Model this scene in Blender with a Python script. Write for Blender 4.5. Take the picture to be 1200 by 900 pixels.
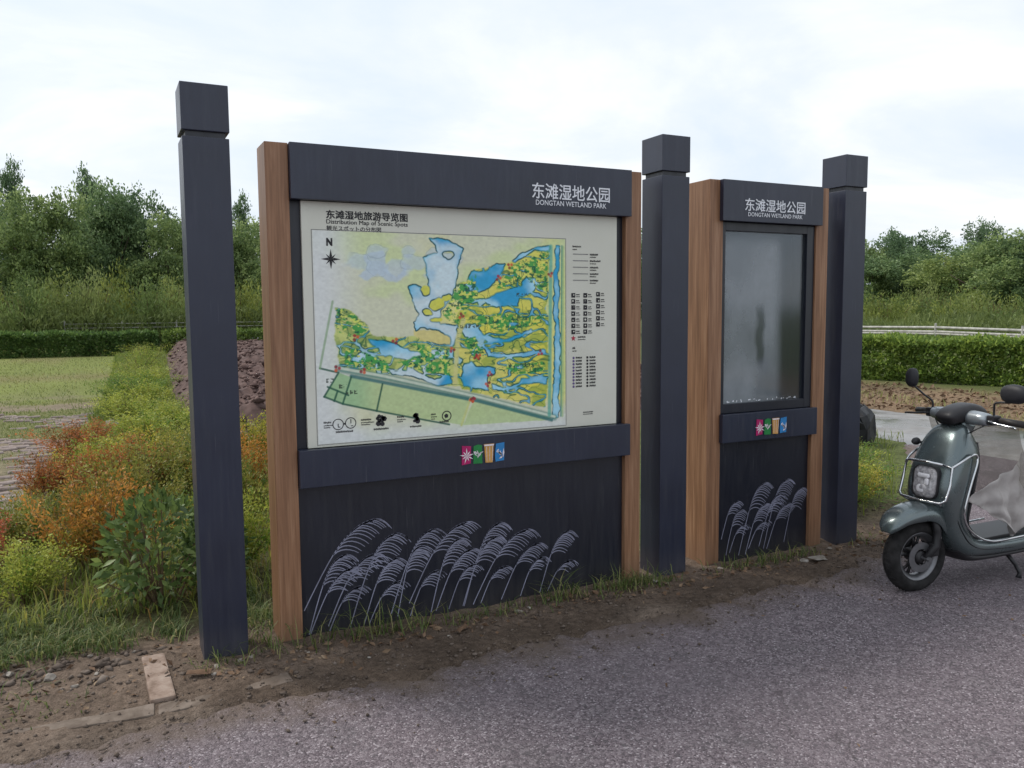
import bpy, bmesh, math, random
import numpy as np
from mathutils import Vector, Matrix

for o in list(bpy.data.objects):
    bpy.data.objects.remove(o)
SC = bpy.context.scene
COL = SC.collection
R = math.radians

# ------------------------------------------------------------------ camera
cam = bpy.data.cameras.new('camera')
cam.sensor_width = 36
cam.lens = 958.53 / 1200 * 36
cam.clip_start = 0.05
cam.clip_end = 4000
camo = bpy.data.objects.new('camera', cam)
COL.objects.link(camo)
yaw, pitch, roll = R(-26.6436), R(-5.0827), R(-0.4825)
fw = Vector((-math.sin(yaw)*math.cos(pitch), math.cos(yaw)*math.cos(pitch), math.sin(pitch)))
rt = Vector((math.cos(yaw), math.sin(yaw), 0))
up = rt.cross(fw)
rt2 = rt*math.cos(roll) + up*math.sin(roll)
up2 = -rt*math.sin(roll) + up*math.cos(roll)
M = Matrix((rt2, up2, -fw)).transposed().to_4x4()
M.translation = Vector((0.2136, -3.7576, 1.535))
camo.matrix_world = M
SC.camera = camo

# ------------------------------------------------------------------ sky and sun (hazy bright overcast)
SUN_AZ, SUN_EL = R(128), R(50)          # direction towards the sun: behind the boards, to the left
world = bpy.data.worlds.new('World')
SC.world = world
world.use_nodes = True
nt = world.node_tree
nt.nodes.clear()
def wn(t, **k):
    n = nt.nodes.new(t)
    for a, b in k.items():
        setattr(n, a, b)
    return n
wl = nt.links.new
sky = wn('ShaderNodeTexSky', sky_type='NISHITA', sun_disc=False)
sky.sun_elevation = SUN_EL
sky.sun_rotation = math.pi/2 - SUN_AZ
sky.air_density = 1.2
sky.dust_density = 2.5
bg1 = wn('ShaderNodeBackground'); bg1.inputs[1].default_value = 0.10
wl(sky.outputs[0], bg1.inputs[0])
tc = wn('ShaderNodeTexCoord')
sep = wn('ShaderNodeSeparateXYZ'); wl(tc.outputs['Generated'], sep.inputs[0])
zz = wn('ShaderNodeMath', operation='MAXIMUM'); wl(sep.outputs[2], zz.inputs[0]); zz.inputs[1].default_value = 0.0
za = wn('ShaderNodeMath', operation='ADD'); wl(zz.outputs[0], za.inputs[0]); za.inputs[1].default_value = 0.22
dx = wn('ShaderNodeMath', operation='DIVIDE'); wl(sep.outputs[0], dx.inputs[0]); wl(za.outputs[0], dx.inputs[1])
dy = wn('ShaderNodeMath', operation='DIVIDE'); wl(sep.outputs[1], dy.inputs[0]); wl(za.outputs[0], dy.inputs[1])
cmb = wn('ShaderNodeCombineXYZ'); wl(dx.outputs[0], cmb.inputs[0]); wl(dy.outputs[0], cmb.inputs[1])
cn = wn('ShaderNodeTexNoise'); cn.inputs['Scale'].default_value = 1.3; cn.inputs['Detail'].default_value = 7; cn.inputs['Roughness'].default_value = 0.55; cn.inputs['Distortion'].default_value = 0.4
wl(cmb.outputs[0], cn.inputs['Vector'])
cr = wn('ShaderNodeValToRGB')
cr.color_ramp.elements[0].position = 0.38; cr.color_ramp.elements[0].color = (0.66, 0.735, 0.83, 1)
cr.color_ramp.elements[1].position = 0.68; cr.color_ramp.elements[1].color = (0.93, 0.93, 0.93, 1)
e = cr.color_ramp.elements.new(0.5); e.color = (0.735, 0.785, 0.85, 1)
wl(cn.outputs[0], cr.inputs[0])
bg2 = wn('ShaderNodeBackground'); bg2.inputs[1].default_value = 1.0
wl(cr.outputs[0], bg2.inputs[0])
mx = wn('ShaderNodeMixShader'); mx.inputs[0].default_value = 0.90
wl(bg1.outputs[0], mx.inputs[1]); wl(bg2.outputs[0], mx.inputs[2])
wo = wn('ShaderNodeOutputWorld'); wl(mx.outputs[0], wo.inputs[0])

sun = bpy.data.lights.new('sun', 'SUN')
sun.energy = 2.0
sun.angle = R(12)
sun.color = (1.0, 0.95, 0.87)
suno = bpy.data.objects.new('sun', sun)
COL.objects.link(suno)
sd = Vector((math.cos(SUN_AZ)*math.cos(SUN_EL), math.sin(SUN_AZ)*math.cos(SUN_EL), math.sin(SUN_EL)))
suno.rotation_euler = sd.to_track_quat('Z', 'Y').to_euler()
suno.location = (-4, 6, 9)

SC.view_settings.view_transform = 'Standard'
SC.view_settings.look = 'None'
SC.view_settings.exposure = 0.36
SC.view_settings.gamma = 1.0
SC.view_settings.use_curve_mapping = False
try:
    SC.cycles.use_denoising = True
    SC.cycles.max_bounces = 8
    SC.cycles.transparent_max_bounces = 8
except Exception:
    pass

# ------------------------------------------------------------------ helpers
def mesh_obj(name, me, mat=None, parent=None, loc=None, smooth=False):
    o = bpy.data.objects.new(name, me)
    COL.objects.link(o)
    if mat is not None and not me.materials:
        me.materials.append(mat)
    if parent is not None:
        o.parent = parent
    if loc is not None:
        o.location = loc
    if smooth:
        me.polygons.foreach_set('use_smooth', [True]*len(me.polygons))
    return o

def tag(o, label=None, cat=None, group=None, kind=None):
    if label: o['label'] = label
    if cat: o['category'] = cat
    if group: o['group'] = group
    if kind: o['kind'] = kind
    return o

def empty(name, loc=(0, 0, 0), rz=0.0):
    o = bpy.data.objects.new(name, None)
    o.empty_display_size = 0.2
    COL.objects.link(o)
    o.location = loc
    o.rotation_euler = (0, 0, rz)
    return o

def copy_tree(o, parent=None):
    c = o.copy(); COL.objects.link(c); c.parent = parent
    for ch in list(o.children):
        copy_tree(ch, c)
    return c

def nmesh(name, V, F, attrs=None, mats=None, midx=None, smooth=False):
    """V (n,3), F (m,k) with constant k"""
    V = np.asarray(V, np.float32); F = np.asarray(F, np.int32)
    me = bpy.data.meshes.new(name)
    me.vertices.add(len(V)); me.vertices.foreach_set('co', V.ravel())
    k = F.shape[1]
    me.loops.add(F.size); me.loops.foreach_set('vertex_index', F.ravel())
    me.polygons.add(len(F))
    me.polygons.foreach_set('loop_start', np.arange(0, F.size, k, dtype=np.int32))
    if smooth:
        me.polygons.foreach_set('use_smooth', np.ones(len(F), dtype=bool))
    for m in (mats or []):
        me.materials.append(m)
    if midx is not None:
        me.polygons.foreach_set('material_index', np.asarray(midx, np.int32))
    me.update(calc_edges=True)
    for an, (dom, typ, val) in (attrs or {}).items():
        at = me.attributes.new(an, typ, dom)
        val = np.asarray(val, np.float32)
        if typ == 'FLOAT_COLOR':
            at.data.foreach_set('color', val.ravel())
        else:
            at.data.foreach_set('value', val.ravel())
    return me

class MB:
    """collects several simple shapes into one mesh"""
    def __init__(s): s.v = []; s.f = []
    def add(s, vs, fs):
        n = len(s.v); s.v += [tuple(p) for p in vs]; s.f += [tuple(i+n for i in f) for f in fs]; return s
    def box(s, x0, x1, y0, y1, z0, z1):
        vs = [(x0,y0,z0),(x1,y0,z0),(x1,y1,z0),(x0,y1,z0),(x0,y0,z1),(x1,y0,z1),(x1,y1,z1),(x0,y1,z1)]
        return s.add(vs, [(0,3,2,1),(4,5,6,7),(0,1,5,4),(1,2,6,5),(2,3,7,6),(3,0,4,7)])
    def rod(s, p, q, r0, r1=None, n=8, cap=True):
        return s.tube([p, q], [r0, r0 if r1 is None else r1], n, cap)
    def tube(s, pts, rs, n=8, cap=True):
        pts = [Vector(p) for p in pts]
        if not hasattr(rs, '__len__'): rs = [rs]*len(pts)
        rings = []; ref = None
        for i, p in enumerate(pts):
            d = (pts[min(i+1, len(pts)-1)] - pts[max(i-1, 0)]).normalized()
            if ref is None:
                ref = Vector((0,0,1)) if abs(d.z) < 0.9 else Vector((1,0,0))
            a = d.cross(ref)
            if a.length < 1e-4: a = d.cross(Vector((0.3,1,0.2)))
            a.normalize(); b = d.cross(a).normalized(); ref = a.cross(d)*-1 if False else ref
            rings.append([p + (a*math.cos(2*math.pi*j/n) + b*math.sin(2*math.pi*j/n))*rs[i] for j in range(n)])
        vs = [v for r_ in rings for v in r_]
        fs = []
        for i in range(len(rings)-1):
            for j in range(n):
                fs.append((i*n+j, i*n+(j+1) % n, (i+1)*n+(j+1) % n, (i+1)*n+j))
        if cap:
            fs.append(tuple(range(n-1, -1, -1))); fs.append(tuple(range((len(rings)-1)*n, len(rings)*n)))
        return s.add(vs, fs)
    def lathe(s, prof, n=32, axis='y', center=(0,0,0), closed=True):
        """prof: list of (radius, axial)"""
        m = len(prof); vs = []; fs = []
        for j in range(n):
            t = 2*math.pi*j/n
            for r_, a in prof:
                if axis == 'y': p = (r_*math.cos(t), a, r_*math.sin(t))
                elif axis == 'x': p = (a, r_*math.cos(t), r_*math.sin(t))
                else: p = (r_*math.cos(t), r_*math.sin(t), a)
                vs.append((p[0]+center[0], p[1]+center[1], p[2]+center[2]))
        for j in range(n):
            k = (j+1) % n
            for i in range(m if closed else m-1):
                i2 = (i+1) % m
                fs.append((j*m+i, k*m+i, k*m+i2, j*m+i2))
        return s.add(vs, fs)
    def rings(s, rings, cap=True):
        n = len(rings[0]); vs = [p for r_ in rings for p in r_]; fs = []
        for i in range(len(rings)-1):
            for j in range(n):
                fs.append((i*n+j, i*n+(j+1) % n, (i+1)*n+(j+1) % n, (i+1)*n+j))
        if cap:
            fs.append(tuple(range(n-1, -1, -1))); fs.append(tuple(range((len(rings)-1)*n, len(rings)*n)))
        return s.add(vs, fs)
    def mesh(s, name, bevel=0, seg=2, smooth=False):
        bm = bmesh.new()
        bv = [bm.verts.new(p) for p in s.v]
        for f in s.f:
            try: bm.faces.new([bv[i] for i in f])
            except ValueError: pass
        bmesh.ops.recalc_face_normals(bm, faces=bm.faces)
        if bevel:
            es = [e for e in bm.edges if len(e.link_faces) == 2 and e.calc_face_angle(0) > 0.5]
            bmesh.ops.bevel(bm, geom=es, offset=bevel, segments=seg, affect='EDGES', profile=0.6, clamp_overlap=True)
        me = bpy.data.meshes.new(name); bm.to_mesh(me); bm.free()
        if smooth: me.polygons.foreach_set('use_smooth', [True]*len(me.polygons))
        return me
    def build(s, name, mat, parent=None, bevel=0, seg=2, smooth=False, subsurf=0):
        o = mesh_obj(name, s.mesh(name, bevel, seg, smooth), mat, parent)
        if subsurf:
            md = o.modifiers.new('sub', 'SUBSURF'); md.levels = md.render_levels = subsurf
        return o

# numpy value noise
def _hash(ix, iy, seed):
    h = (ix.astype(np.int64)*374761393 + iy.astype(np.int64)*668265263 + seed*1442695041) & 0x7fffffff
    h = ((h ^ (h >> 13)) * 1274126177) & 0x7fffffff
    return ((h ^ (h >> 16)) & 0xffff) / 65535.0
def vnoise(x, y, seed=0):
    ix = np.floor(x); iy = np.floor(y); fx = x-ix; fy = y-iy
    fx = fx*fx*(3-2*fx); fy = fy*fy*(3-2*fy)
    a = _hash(ix, iy, seed); b = _hash(ix+1, iy, seed); c = _hash(ix, iy+1, seed); d = _hash(ix+1, iy+1, seed)
    return (a*(1-fx)+b*fx)*(1-fy) + (c*(1-fx)+d*fx)*fy
def fbm(x, y, seed=0, octv=4):
    x = np.asarray(x, float); y = np.asarray(y, float)
    s = 0; a = 0.5; t = 0
    for i in range(octv):
        s = s + a*vnoise(x*2**i, y*2**i, seed+i*17); t += a; a *= 0.5
    return s/t
def sstep(a, b, x):
    t = np.clip((x-a)/(b-a), 0, 1); return t*t*(3-2*t)

# ------------------------------------------------------------------ materials
class Mat:
    def __init__(s, name, rough=0.7, spec=0.4, metal=0.0):
        s.m = bpy.data.materials.new(name); s.m.use_nodes = True
        s.t = s.m.node_tree; s.t.nodes.clear()
        s.out = s.t.nodes.new('ShaderNodeOutputMaterial')
        s.b = s.t.nodes.new('ShaderNodeBsdfPrincipled')
        s.b.inputs['Roughness'].default_value = rough
        s.b.inputs['Specular IOR Level'].default_value = spec
        s.b.inputs['Metallic'].default_value = metal
        s.t.links.new(s.b.outputs[0], s.out.inputs[0])
    def n(s, t, ins=None, **k):
        nd = s.t.nodes.new(t)
        for a, b in k.items(): setattr(nd, a, b)
        for a, b in (ins or {}).items(): s.put(nd.inputs[a], b)
        return nd
    def put(s, inp, v):
        if isinstance(v, bpy.types.NodeSocket): s.t.links.new(v, inp)
        elif isinstance(v, tuple) and len(v) == 3 and inp.type == 'RGBA': inp.default_value = (*v, 1)
        else: inp.default_value = v
    def coord(s, scale=(1,1,1), obj=True):
        tc = s.n('ShaderNodeTexCoord')
        mp = s.n('ShaderNodeMapping', {'Vector': tc.outputs['Object' if obj else 'Generated'], 'Scale': scale})
        return mp.outputs[0]
    def noise(s, vec, scale, detail=4, rough=0.55, dist=0.0):
        return s.n('ShaderNodeTexNoise', {'Vector': vec, 'Scale': scale, 'Detail': detail, 'Roughness': rough, 'Distortion': dist}).outputs[0]
    def ramp(s, fac, stops):
        r_ = s.n('ShaderNodeValToRGB', {'Fac': fac}); cr = r_.color_ramp
        while len(cr.elements) > 2: cr.elements.remove(cr.elements[-1])
        for i, (p, c) in enumerate(stops):
            e = cr.elements[i] if i < 2 else cr.elements.new(p)
            e.position = p; e.color = (*c, 1)
        return r_.outputs[0]
    def mix(s, fac, a, b, mode='MIX'):
        m = s.n('ShaderNodeMix', data_type='RGBA', blend_type=mode)
        s.put(m.inputs[0], fac); s.put(m.inputs[6], a); s.put(m.inputs[7], b)
        return m.outputs[2]
    def math(s, op, a, b=0.0):
        return s.n('ShaderNodeMath', {0: a, 1: b}, operation=op).outputs[0]
    def rng(s, v, a, b, c, d):
        return s.n('ShaderNodeMapRange', {0: v, 1: a, 2: b, 3: c, 4: d}).outputs[0]
    def bump(s, h, strength=0.3, dist=0.01):
        bp = s.n('ShaderNodeBump', {'Height': h, 'Strength': strength, 'Distance': dist})
        s.t.links.new(bp.outputs[0], s.b.inputs['Normal'])
    def col(s, c): s.put(s.b.inputs['Base Color'], c); return s
    def set(s, **k):
        for a, v in k.items(): s.put(s.b.inputs[a.replace('_', ' ')], v)
        return s

def plain(name, c, rough=0.6, spec=0.4, metal=0.0, var=0.12, scale=30):
    m = Mat(name, rough, spec, metal)
    v = m.noise(m.coord(), scale, 4)
    dark = tuple(x*(1-var) for x in c); lite = tuple(min(1, x*(1+var)) for x in c)
    m.col(m.ramp(v, [(0.3, dark), (0.7, lite)]))
    return m.m

MT = {}
def navy(name, base, dust):
    m = Mat(name, 0.36, 0.6)
    v = m.coord(); n1 = m.noise(v, 3.0, 5); n2 = m.noise(m.coord((14, 14, 1.2)), 4, 4)
    c = m.ramp(n1, [(0.3, tuple(x*0.85 for x in base)), (0.7, tuple(x*1.15 for x in base))])
    z = m.n('ShaderNodeSeparateXYZ', {0: m.n('ShaderNodeNewGeometry').outputs['Position']}).outputs[2]
    d1 = m.math('MULTIPLY', m.rng(z, 0.0, 0.16, 0.5, 0.0), n2)          # splashed dust on the foot
    d1 = m.math('MAXIMUM', d1, m.rng(n2, 0.55, 0.85, 0.0, 0.10))
    c = m.mix(d1, c, dust)
    scr = m.noise(m.coord((70, 70, 1.3)), 3.0, 2, 0.4); sc2 = m.noise(v, 2.3, 3)
    c = m.mix(m.math('MULTIPLY', m.rng(scr, 0.70, 0.74, 0.0, 0.22), m.rng(sc2, 0.45, 0.62, 0.0, 1.0)), c, (0.30, 0.30, 0.31)); m.col(c)
    m.put(m.b.inputs['Roughness'], m.rng(n2, 0.3, 0.7, 0.30, 0.46))
    m.bump(m.noise(v, 220, 2), 0.05, 0.001)
    return m.m
MT['navy'] = navy('navy_paint', (0.018, 0.0230, 0.0445), (0.13, 0.115, 0.10))
MT['navy_panel'] = navy('navy_panel_paint', (0.0085, 0.0105, 0.0195), (0.09, 0.08, 0.07))

m = Mat('wood_grain_cladding', 0.45, 0.4)
v = m.coord((28, 28, 1.1)); n1 = m.noise(v, 2.2, 6, 0.6, 0.3); n2 = m.noise(m.coord((90, 90, 2.0)), 2, 3)
c = m.ramp(n1, [(0.30, (0.175, 0.085, 0.044)), (0.52, (0.285, 0.148, 0.080)), (0.72, (0.390, 0.225, 0.132))])
c = m.mix(m.rng(n2, 0.4, 0.7, 0.0, 0.22), c, (0.13, 0.068, 0.040))
zz_ = m.n('ShaderNodeSeparateXYZ', {0: m.n('ShaderNodeNewGeometry').outputs['Position']}).outputs[2]
c = m.mix(m.math('MULTIPLY', m.rng(zz_, 0.0, 0.18, 0.6, 0.0), n1), c, (0.13, 0.10, 0.075))
m.col(c); m.bump(n1, 0.06, 0.002); MT['wood'] = m.m

MT['print_white'] = plain('white_lettering', (0.78, 0.80, 0.84), 0.5, var=0.03)
MT['print_black'] = plain('black_print', (0.025, 0.025, 0.028), 0.6, var=0.1)
MT['print_grey'] = plain('grey_print', (0.16, 0.16, 0.17), 0.6, var=0.1)
MT['print_violet'] = plain('violet_print', (0.13, 0.09, 0.24), 0.6, var=0.1)
MT['print_red'] = plain('red_print', (0.42, 0.03, 0.06), 0.6, var=0.1)
MT['reed'] = plain('reed_print', (0.235, 0.24, 0.32), 0.55, var=0.25, scale=6)
MT['magenta'] = plain('magenta_tile', (0.42, 0.012, 0.12), 0.5)
MT['green_tile'] = plain('green_tile', (0.02, 0.22, 0.055), 0.5)
MT['ochre'] = plain('ochre_tile', (0.62, 0.33, 0.085), 0.5, var=0.25, scale=12)
MT['blue_tile'] = plain('blue_tile', (0.03, 0.22, 0.52), 0.5)
MT['pale_tile'] = plain('pale_motif', (0.80, 0.74, 0.78), 0.5)
m = Mat('map_sheet', 0.38, 0.45)
n1 = m.noise(m.coord(), 2.5, 5)
m.col(m.ramp(n1, [(0.3, (0.62, 0.62, 0.53)), (0.7, (0.68, 0.68, 0.60))])); MT['sheet'] = m.m
m = Mat('map_watercolour', 0.38, 0.45)
m.col(m.n('ShaderNodeAttribute', attribute_name='print').outputs['Color']); MT['map'] = m.m

# smoky glass of the cabinet
m = Mat('cabinet_glass', 0.04, 0.5)
gl = m.n('ShaderNodeBsdfGlossy', {'Color': (0.80, 0.85, 0.9), 'Roughness': 0.10})
tr = m.n('ShaderNodeBsdfTransparent', {'Color': (0.82, 0.86, 0.88)})
fr = m.n('ShaderNodeLayerWeight', {'Blend': 0.12})
ms = m.n('ShaderNodeMixShader', {0: m.rng(fr.outputs['Facing'], 0.0, 1.0, 0.05, 0.35), 1: tr.outputs[0], 2: gl.outputs[0]})
df = m.n('ShaderNodeBsdfDiffuse', {'Color': (0.42, 0.45, 0.47)})
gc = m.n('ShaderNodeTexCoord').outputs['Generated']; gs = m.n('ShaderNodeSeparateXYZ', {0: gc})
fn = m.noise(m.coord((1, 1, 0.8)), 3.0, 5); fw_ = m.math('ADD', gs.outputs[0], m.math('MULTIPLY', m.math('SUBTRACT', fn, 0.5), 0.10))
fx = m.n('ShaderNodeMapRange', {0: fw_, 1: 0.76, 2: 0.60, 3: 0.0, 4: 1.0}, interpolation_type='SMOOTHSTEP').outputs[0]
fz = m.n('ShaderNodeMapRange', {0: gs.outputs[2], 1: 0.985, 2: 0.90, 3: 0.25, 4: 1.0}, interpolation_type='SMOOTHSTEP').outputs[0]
# an upright darker streak where the milky layer on the pane thins out
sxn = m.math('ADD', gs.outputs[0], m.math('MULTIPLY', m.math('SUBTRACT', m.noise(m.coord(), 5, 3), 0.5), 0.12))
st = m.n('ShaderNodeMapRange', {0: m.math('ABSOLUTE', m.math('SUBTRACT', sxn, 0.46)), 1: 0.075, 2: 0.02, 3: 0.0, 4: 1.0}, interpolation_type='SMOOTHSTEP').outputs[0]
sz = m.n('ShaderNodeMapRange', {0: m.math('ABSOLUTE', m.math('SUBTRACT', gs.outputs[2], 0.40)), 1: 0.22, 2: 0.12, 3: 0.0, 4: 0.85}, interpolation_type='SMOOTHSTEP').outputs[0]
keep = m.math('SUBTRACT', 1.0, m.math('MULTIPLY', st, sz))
dust = m.math('MULTIPLY', m.math('MULTIPLY', m.math('MULTIPLY', fx, fz), keep), m.rng(fn, 0.3, 0.7, 0.22, 0.58))  # milky layer: fades out to the right, thinner at the top and in the streak
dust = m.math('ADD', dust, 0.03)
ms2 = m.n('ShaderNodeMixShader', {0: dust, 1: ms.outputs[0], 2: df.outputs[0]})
m.t.links.new(ms2.outputs[0], m.out.inputs[0]); MT['glass'] = m.m
# faded, dark-streaked notice sheet inside the cabinet
m = Mat('streaked_notice_board', 0.5, 0.3)
n1 = m.noise(m.coord((1, 1, 0.55)), 4.0, 5, 0.5, 0.5); n2 = m.noise(m.coord((6, 6, 0.9)), 1.6, 3)
c = m.ramp(n1, [(0.32, (0.38, 0.42, 0.44)), (0.52, (0.54, 0.57, 0.59)), (0.72, (0.66, 0.68, 0.69))])
c = m.mix(m.rng(n2, 0.56, 0.74, 0.0, 0.8), c, (0.12, 0.13, 0.14))
m.col(c); MT['notice'] = m.m

# asphalt
m = Mat('asphalt', 0.88, 0.3)
v = m.coord()
vo = m.n('ShaderNodeTexVoronoi', {'Vector': v, 'Scale': 155.0}); vo2 = m.n('ShaderNodeTexVoronoi', {'Vector': v, 'Scale': 62.0})
sx = m.n('ShaderNodeSeparateXYZ', {0: vo.outputs['Color']})
c = m.ramp(sx.outputs[0], [(0.0, (0.036, 0.029, 0.034)), (0.45, (0.122, 0.098, 0.110)), (0.88, (0.21, 0.178, 0.192)), (1.0, (0.44, 0.40, 0.42))])
s2 = m.n('ShaderNodeSeparateXYZ', {0: vo2.outputs['Color']})
c = m.mix(m.rng(s2.outputs[1], 0.80, 0.97, 0.0, 0.6), c, (0.25, 0.218, 0.23))
c = m.mix(m.rng(s2.outputs[2], 0.86, 0.99, 0.0, 0.8), c, (0.055, 0.05, 0.055))
pn = m.noise(v, 0.55, 7, 0.62); pn2 = m.noise(v, 4.0, 5, 0.6)
c = m.mix(m.rng(pn, 0.36, 0.66, 0.0, 0.40), c, (0.205, 0.168, 0.182))
c = m.mix(m.rng(pn2, 0.5, 0.75, 0.0, 0.35), c, (0.10, 0.092, 0.096))
st_ = m.noise(v, 1.7, 4, 0.5, 0.6); c = m.mix(m.rng(st_, 0.60, 0.72, 0.0, 0.45), c, (0.085, 0.076, 0.078))
crk = m.n('ShaderNodeTexVoronoi', {'Vector': m.n('ShaderNodeVectorMath', {0: v, 1: m.n('ShaderNodeTexNoise', {'Vector': v, 'Scale': 3.0, 'Detail': 5.0}).outputs['Color']}, operation='ADD').outputs[0], 'Scale': 0.55}, feature='DISTANCE_TO_EDGE')
c = m.mix(m.math('MULTIPLY', m.rng(crk.outputs['Distance'], 0.0, 0.006, 0.6, 0.0), m.rng(pn, 0.45, 0.6, 0.0, 1.0)), c, (0.04, 0.035, 0.035))
ed = m.n('ShaderNodeAttribute', attribute_name='edge').outputs['Fac']
c = m.mix(m.math('MULTIPLY', ed, m.rng(pn2, 0.3, 0.6, 0.25, 1.0)), c, (0.125, 0.093, 0.072))
m.col(c)
hh = m.math('ADD', m.math('MULTIPLY', vo.outputs['Distance'], -1.0), m.math('MULTIPLY', vo2.outputs['Distance'], -0.5))
m.bump(hh, 0.7, 0.006); MT['asphalt'] = m.m

m = Mat('wet_concrete', 0.35, 0.5)
v = m.coord(); n1 = m.noise(v, 1.1, 7, 0.62); n2 = m.noise(v, 5, 6)
c = m.ramp(n1, [(0.36, (0.075, 0.070, 0.066)), (0.50, (0.15, 0.142, 0.135)), (0.62, (0.25, 0.24, 0.23))]); c = m.mix(m.rng(n2, 0.45, 0.65, 0, 0.6), c, (0.10, 0.082, 0.066))
m.col(c); m.put(m.b.inputs['Roughness'], m.rng(n1, 0.4, 0.6, 0.10, 0.5)); m.bump(n2, 0.1, 0.01); MT['concrete_wet'] = m.m

# ground: colour attribute gives soil / grass cover zones, noise breaks it up
m = Mat('earth', 0.95, 0.15)
v = m.coord(); zc = m.n('ShaderNodeAttribute', attribute_name='zone').outputs['Color']
n1 = m.noise(v, 26, 6, 0.65); n2 = m.noise(v, 140, 3)
c = m.mix(1.0, zc, m.ramp(n1, [(0.25, (0.52, 0.50, 0.48)), (0.75, (1.45, 1.45, 1.45))]), 'MULTIPLY')
c = m.mix(1.0, c, m.ramp(n2, [(0.3, (0.7, 0.7, 0.7)), (0.7, (1.25, 1.25, 1.25))]), 'MULTIPLY')
m.col(c); m.bump(m.math('ADD', n1, m.math('MULTIPLY', n2, 0.4)), 0.8, 0.03); MT['earth'] = m.m

def stone(name, cs, scale=14, rough=0.9):
    m = Mat(name, rough, 0.25)
    v = m.coord(); n1 = m.noise(v, scale, 6, 0.6); n2 = m.noise(v, scale*9, 3)
    rnd = m.n('ShaderNodeObjectInfo').outputs['Random']
    c = m.ramp(n1, [(0.28, cs[0]), (0.5, cs[1]), (0.75, cs[2])])
    c = m.mix(m.rng(rnd, 0, 1, 0.0, 0.45), c, cs[0])
    m.col(c); m.bump(m.math('ADD', n1, m.math('MULTIPLY', n2, 0.3)), 0.5, 0.01)
    return m.m
MT['kerb'] = stone('kerb_concrete', [(0.085, 0.062, 0.048), (0.17, 0.135, 0.108), (0.27, 0.22, 0.185)])
MT['brick'] = stone('pale_brick', [(0.13, 0.085, 0.06), (0.27, 0.20, 0.16), (0.38, 0.31, 0.26)])
MT['paver'] = stone('grass_paver', [(0.14, 0.105, 0.09), (0.26, 0.21, 0.19), (0.37, 0.31, 0.285)], 9)
MT['rock'] = stone('pale_rock', [(0.15, 0.125, 0.10), (0.31, 0.28, 0.245), (0.52, 0.49, 0.45)], 20)
MT['pebble'] = stone('brown_pebble', [(0.06, 0.045, 0.036), (0.12, 0.092, 0.074), (0.22, 0.18, 0.15)], 9)
MT['clod'] = stone('turned_soil', [(0.045, 0.028, 0.025), (0.108, 0.068, 0.059), (0.21, 0.142, 0.126)], 5)
MT['litter'] = stone('dead_leaves', [(0.08, 0.045, 0.028), (0.19, 0.12, 0.075), (0.36, 0.28, 0.19)], 11)

def leaf(name, stops, trans=0.35, rough=0.5, spec=0.3, use_color=True):
    m = Mat(name, rough, spec)
    t = m.n('ShaderNodeAttribute', attribute_name='tint').outputs['Fac']
    c = m.ramp(t, stops)
    if use_color:
        c = m.mix(1.0, c, m.n('ShaderNodeObjectInfo').outputs['Color'], 'MULTIPLY')
    m.col(c)
    tl = m.n('ShaderNodeBsdfTranslucent', {'Color': c})
    ms = m.n('ShaderNodeMixShader', {0: trans, 1: m.b.outputs[0], 2: tl.outputs[0]})
    m.t.links.new(ms.outputs[0], m.out.inputs[0])
    return m.m
MT['leaf'] = leaf('tree_leaves', [(0.0, (0.075, 0.115, 0.058)), (0.5, (0.155, 0.215, 0.100)), (1.0, (0.30, 0.365, 0.185))], 0.38)
MT['leaf_bright'] = leaf('bush_leaves', [(0.0, (0.100, 0.135, 0.045)), (0.5, (0.185, 0.235, 0.078)), (1.0, (0.30, 0.345, 0.130))], 0.42)
MT['leaf_hedge'] = leaf('hedge_leaves', [(0.0, (0.045, 0.080, 0.026)), (0.5, (0.105, 0.170, 0.050)), (1.0, (0.24, 0.32, 0.095))])
MT['leaf_shrub'] = leaf('shrub_leaves', [(0.0, (0.15, 0.28, 0.13)), (0.30, (0.36, 0.50, 0.34)), (0.55, (0.66, 0.60, 0.50)), (1.0, (1.05, 1.0, 0.85))], 0.4)
MT['leaf_broad'] = leaf('broad_leaves', [(0.0, (0.045, 0.080, 0.034)), (0.5, (0.100, 0.155, 0.058)), (1.0, (0.22, 0.29, 0.105))], 0.3, 0.5, 0.35)
MT['grass'] = leaf('grass_blades', [(0.0, (0.065, 0.100, 0.030)), (0.5, (0.130, 0.180, 0.050)), (0.82, (0.24, 0.25, 0.085)), (1.0, (0.40, 0.34, 0.17))], 0.38)
MT['weed'] = leaf('yellow_weeds', [(0.0, (0.10, 0.15, 0.03)), (0.5, (0.22, 0.27, 0.055)), (0.85, (0.38, 0.36, 0.085)), (1.0, (0.44, 0.25, 0.08))], 0.42)
MT['bark'] = plain('bark', (0.085, 0.068, 0.052), 0.95, 0.1, var=0.4, scale=8)
MT['twig'] = plain('dry_twigs', (0.16, 0.11, 0.07), 0.9, 0.1, var=0.35, scale=20)
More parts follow.
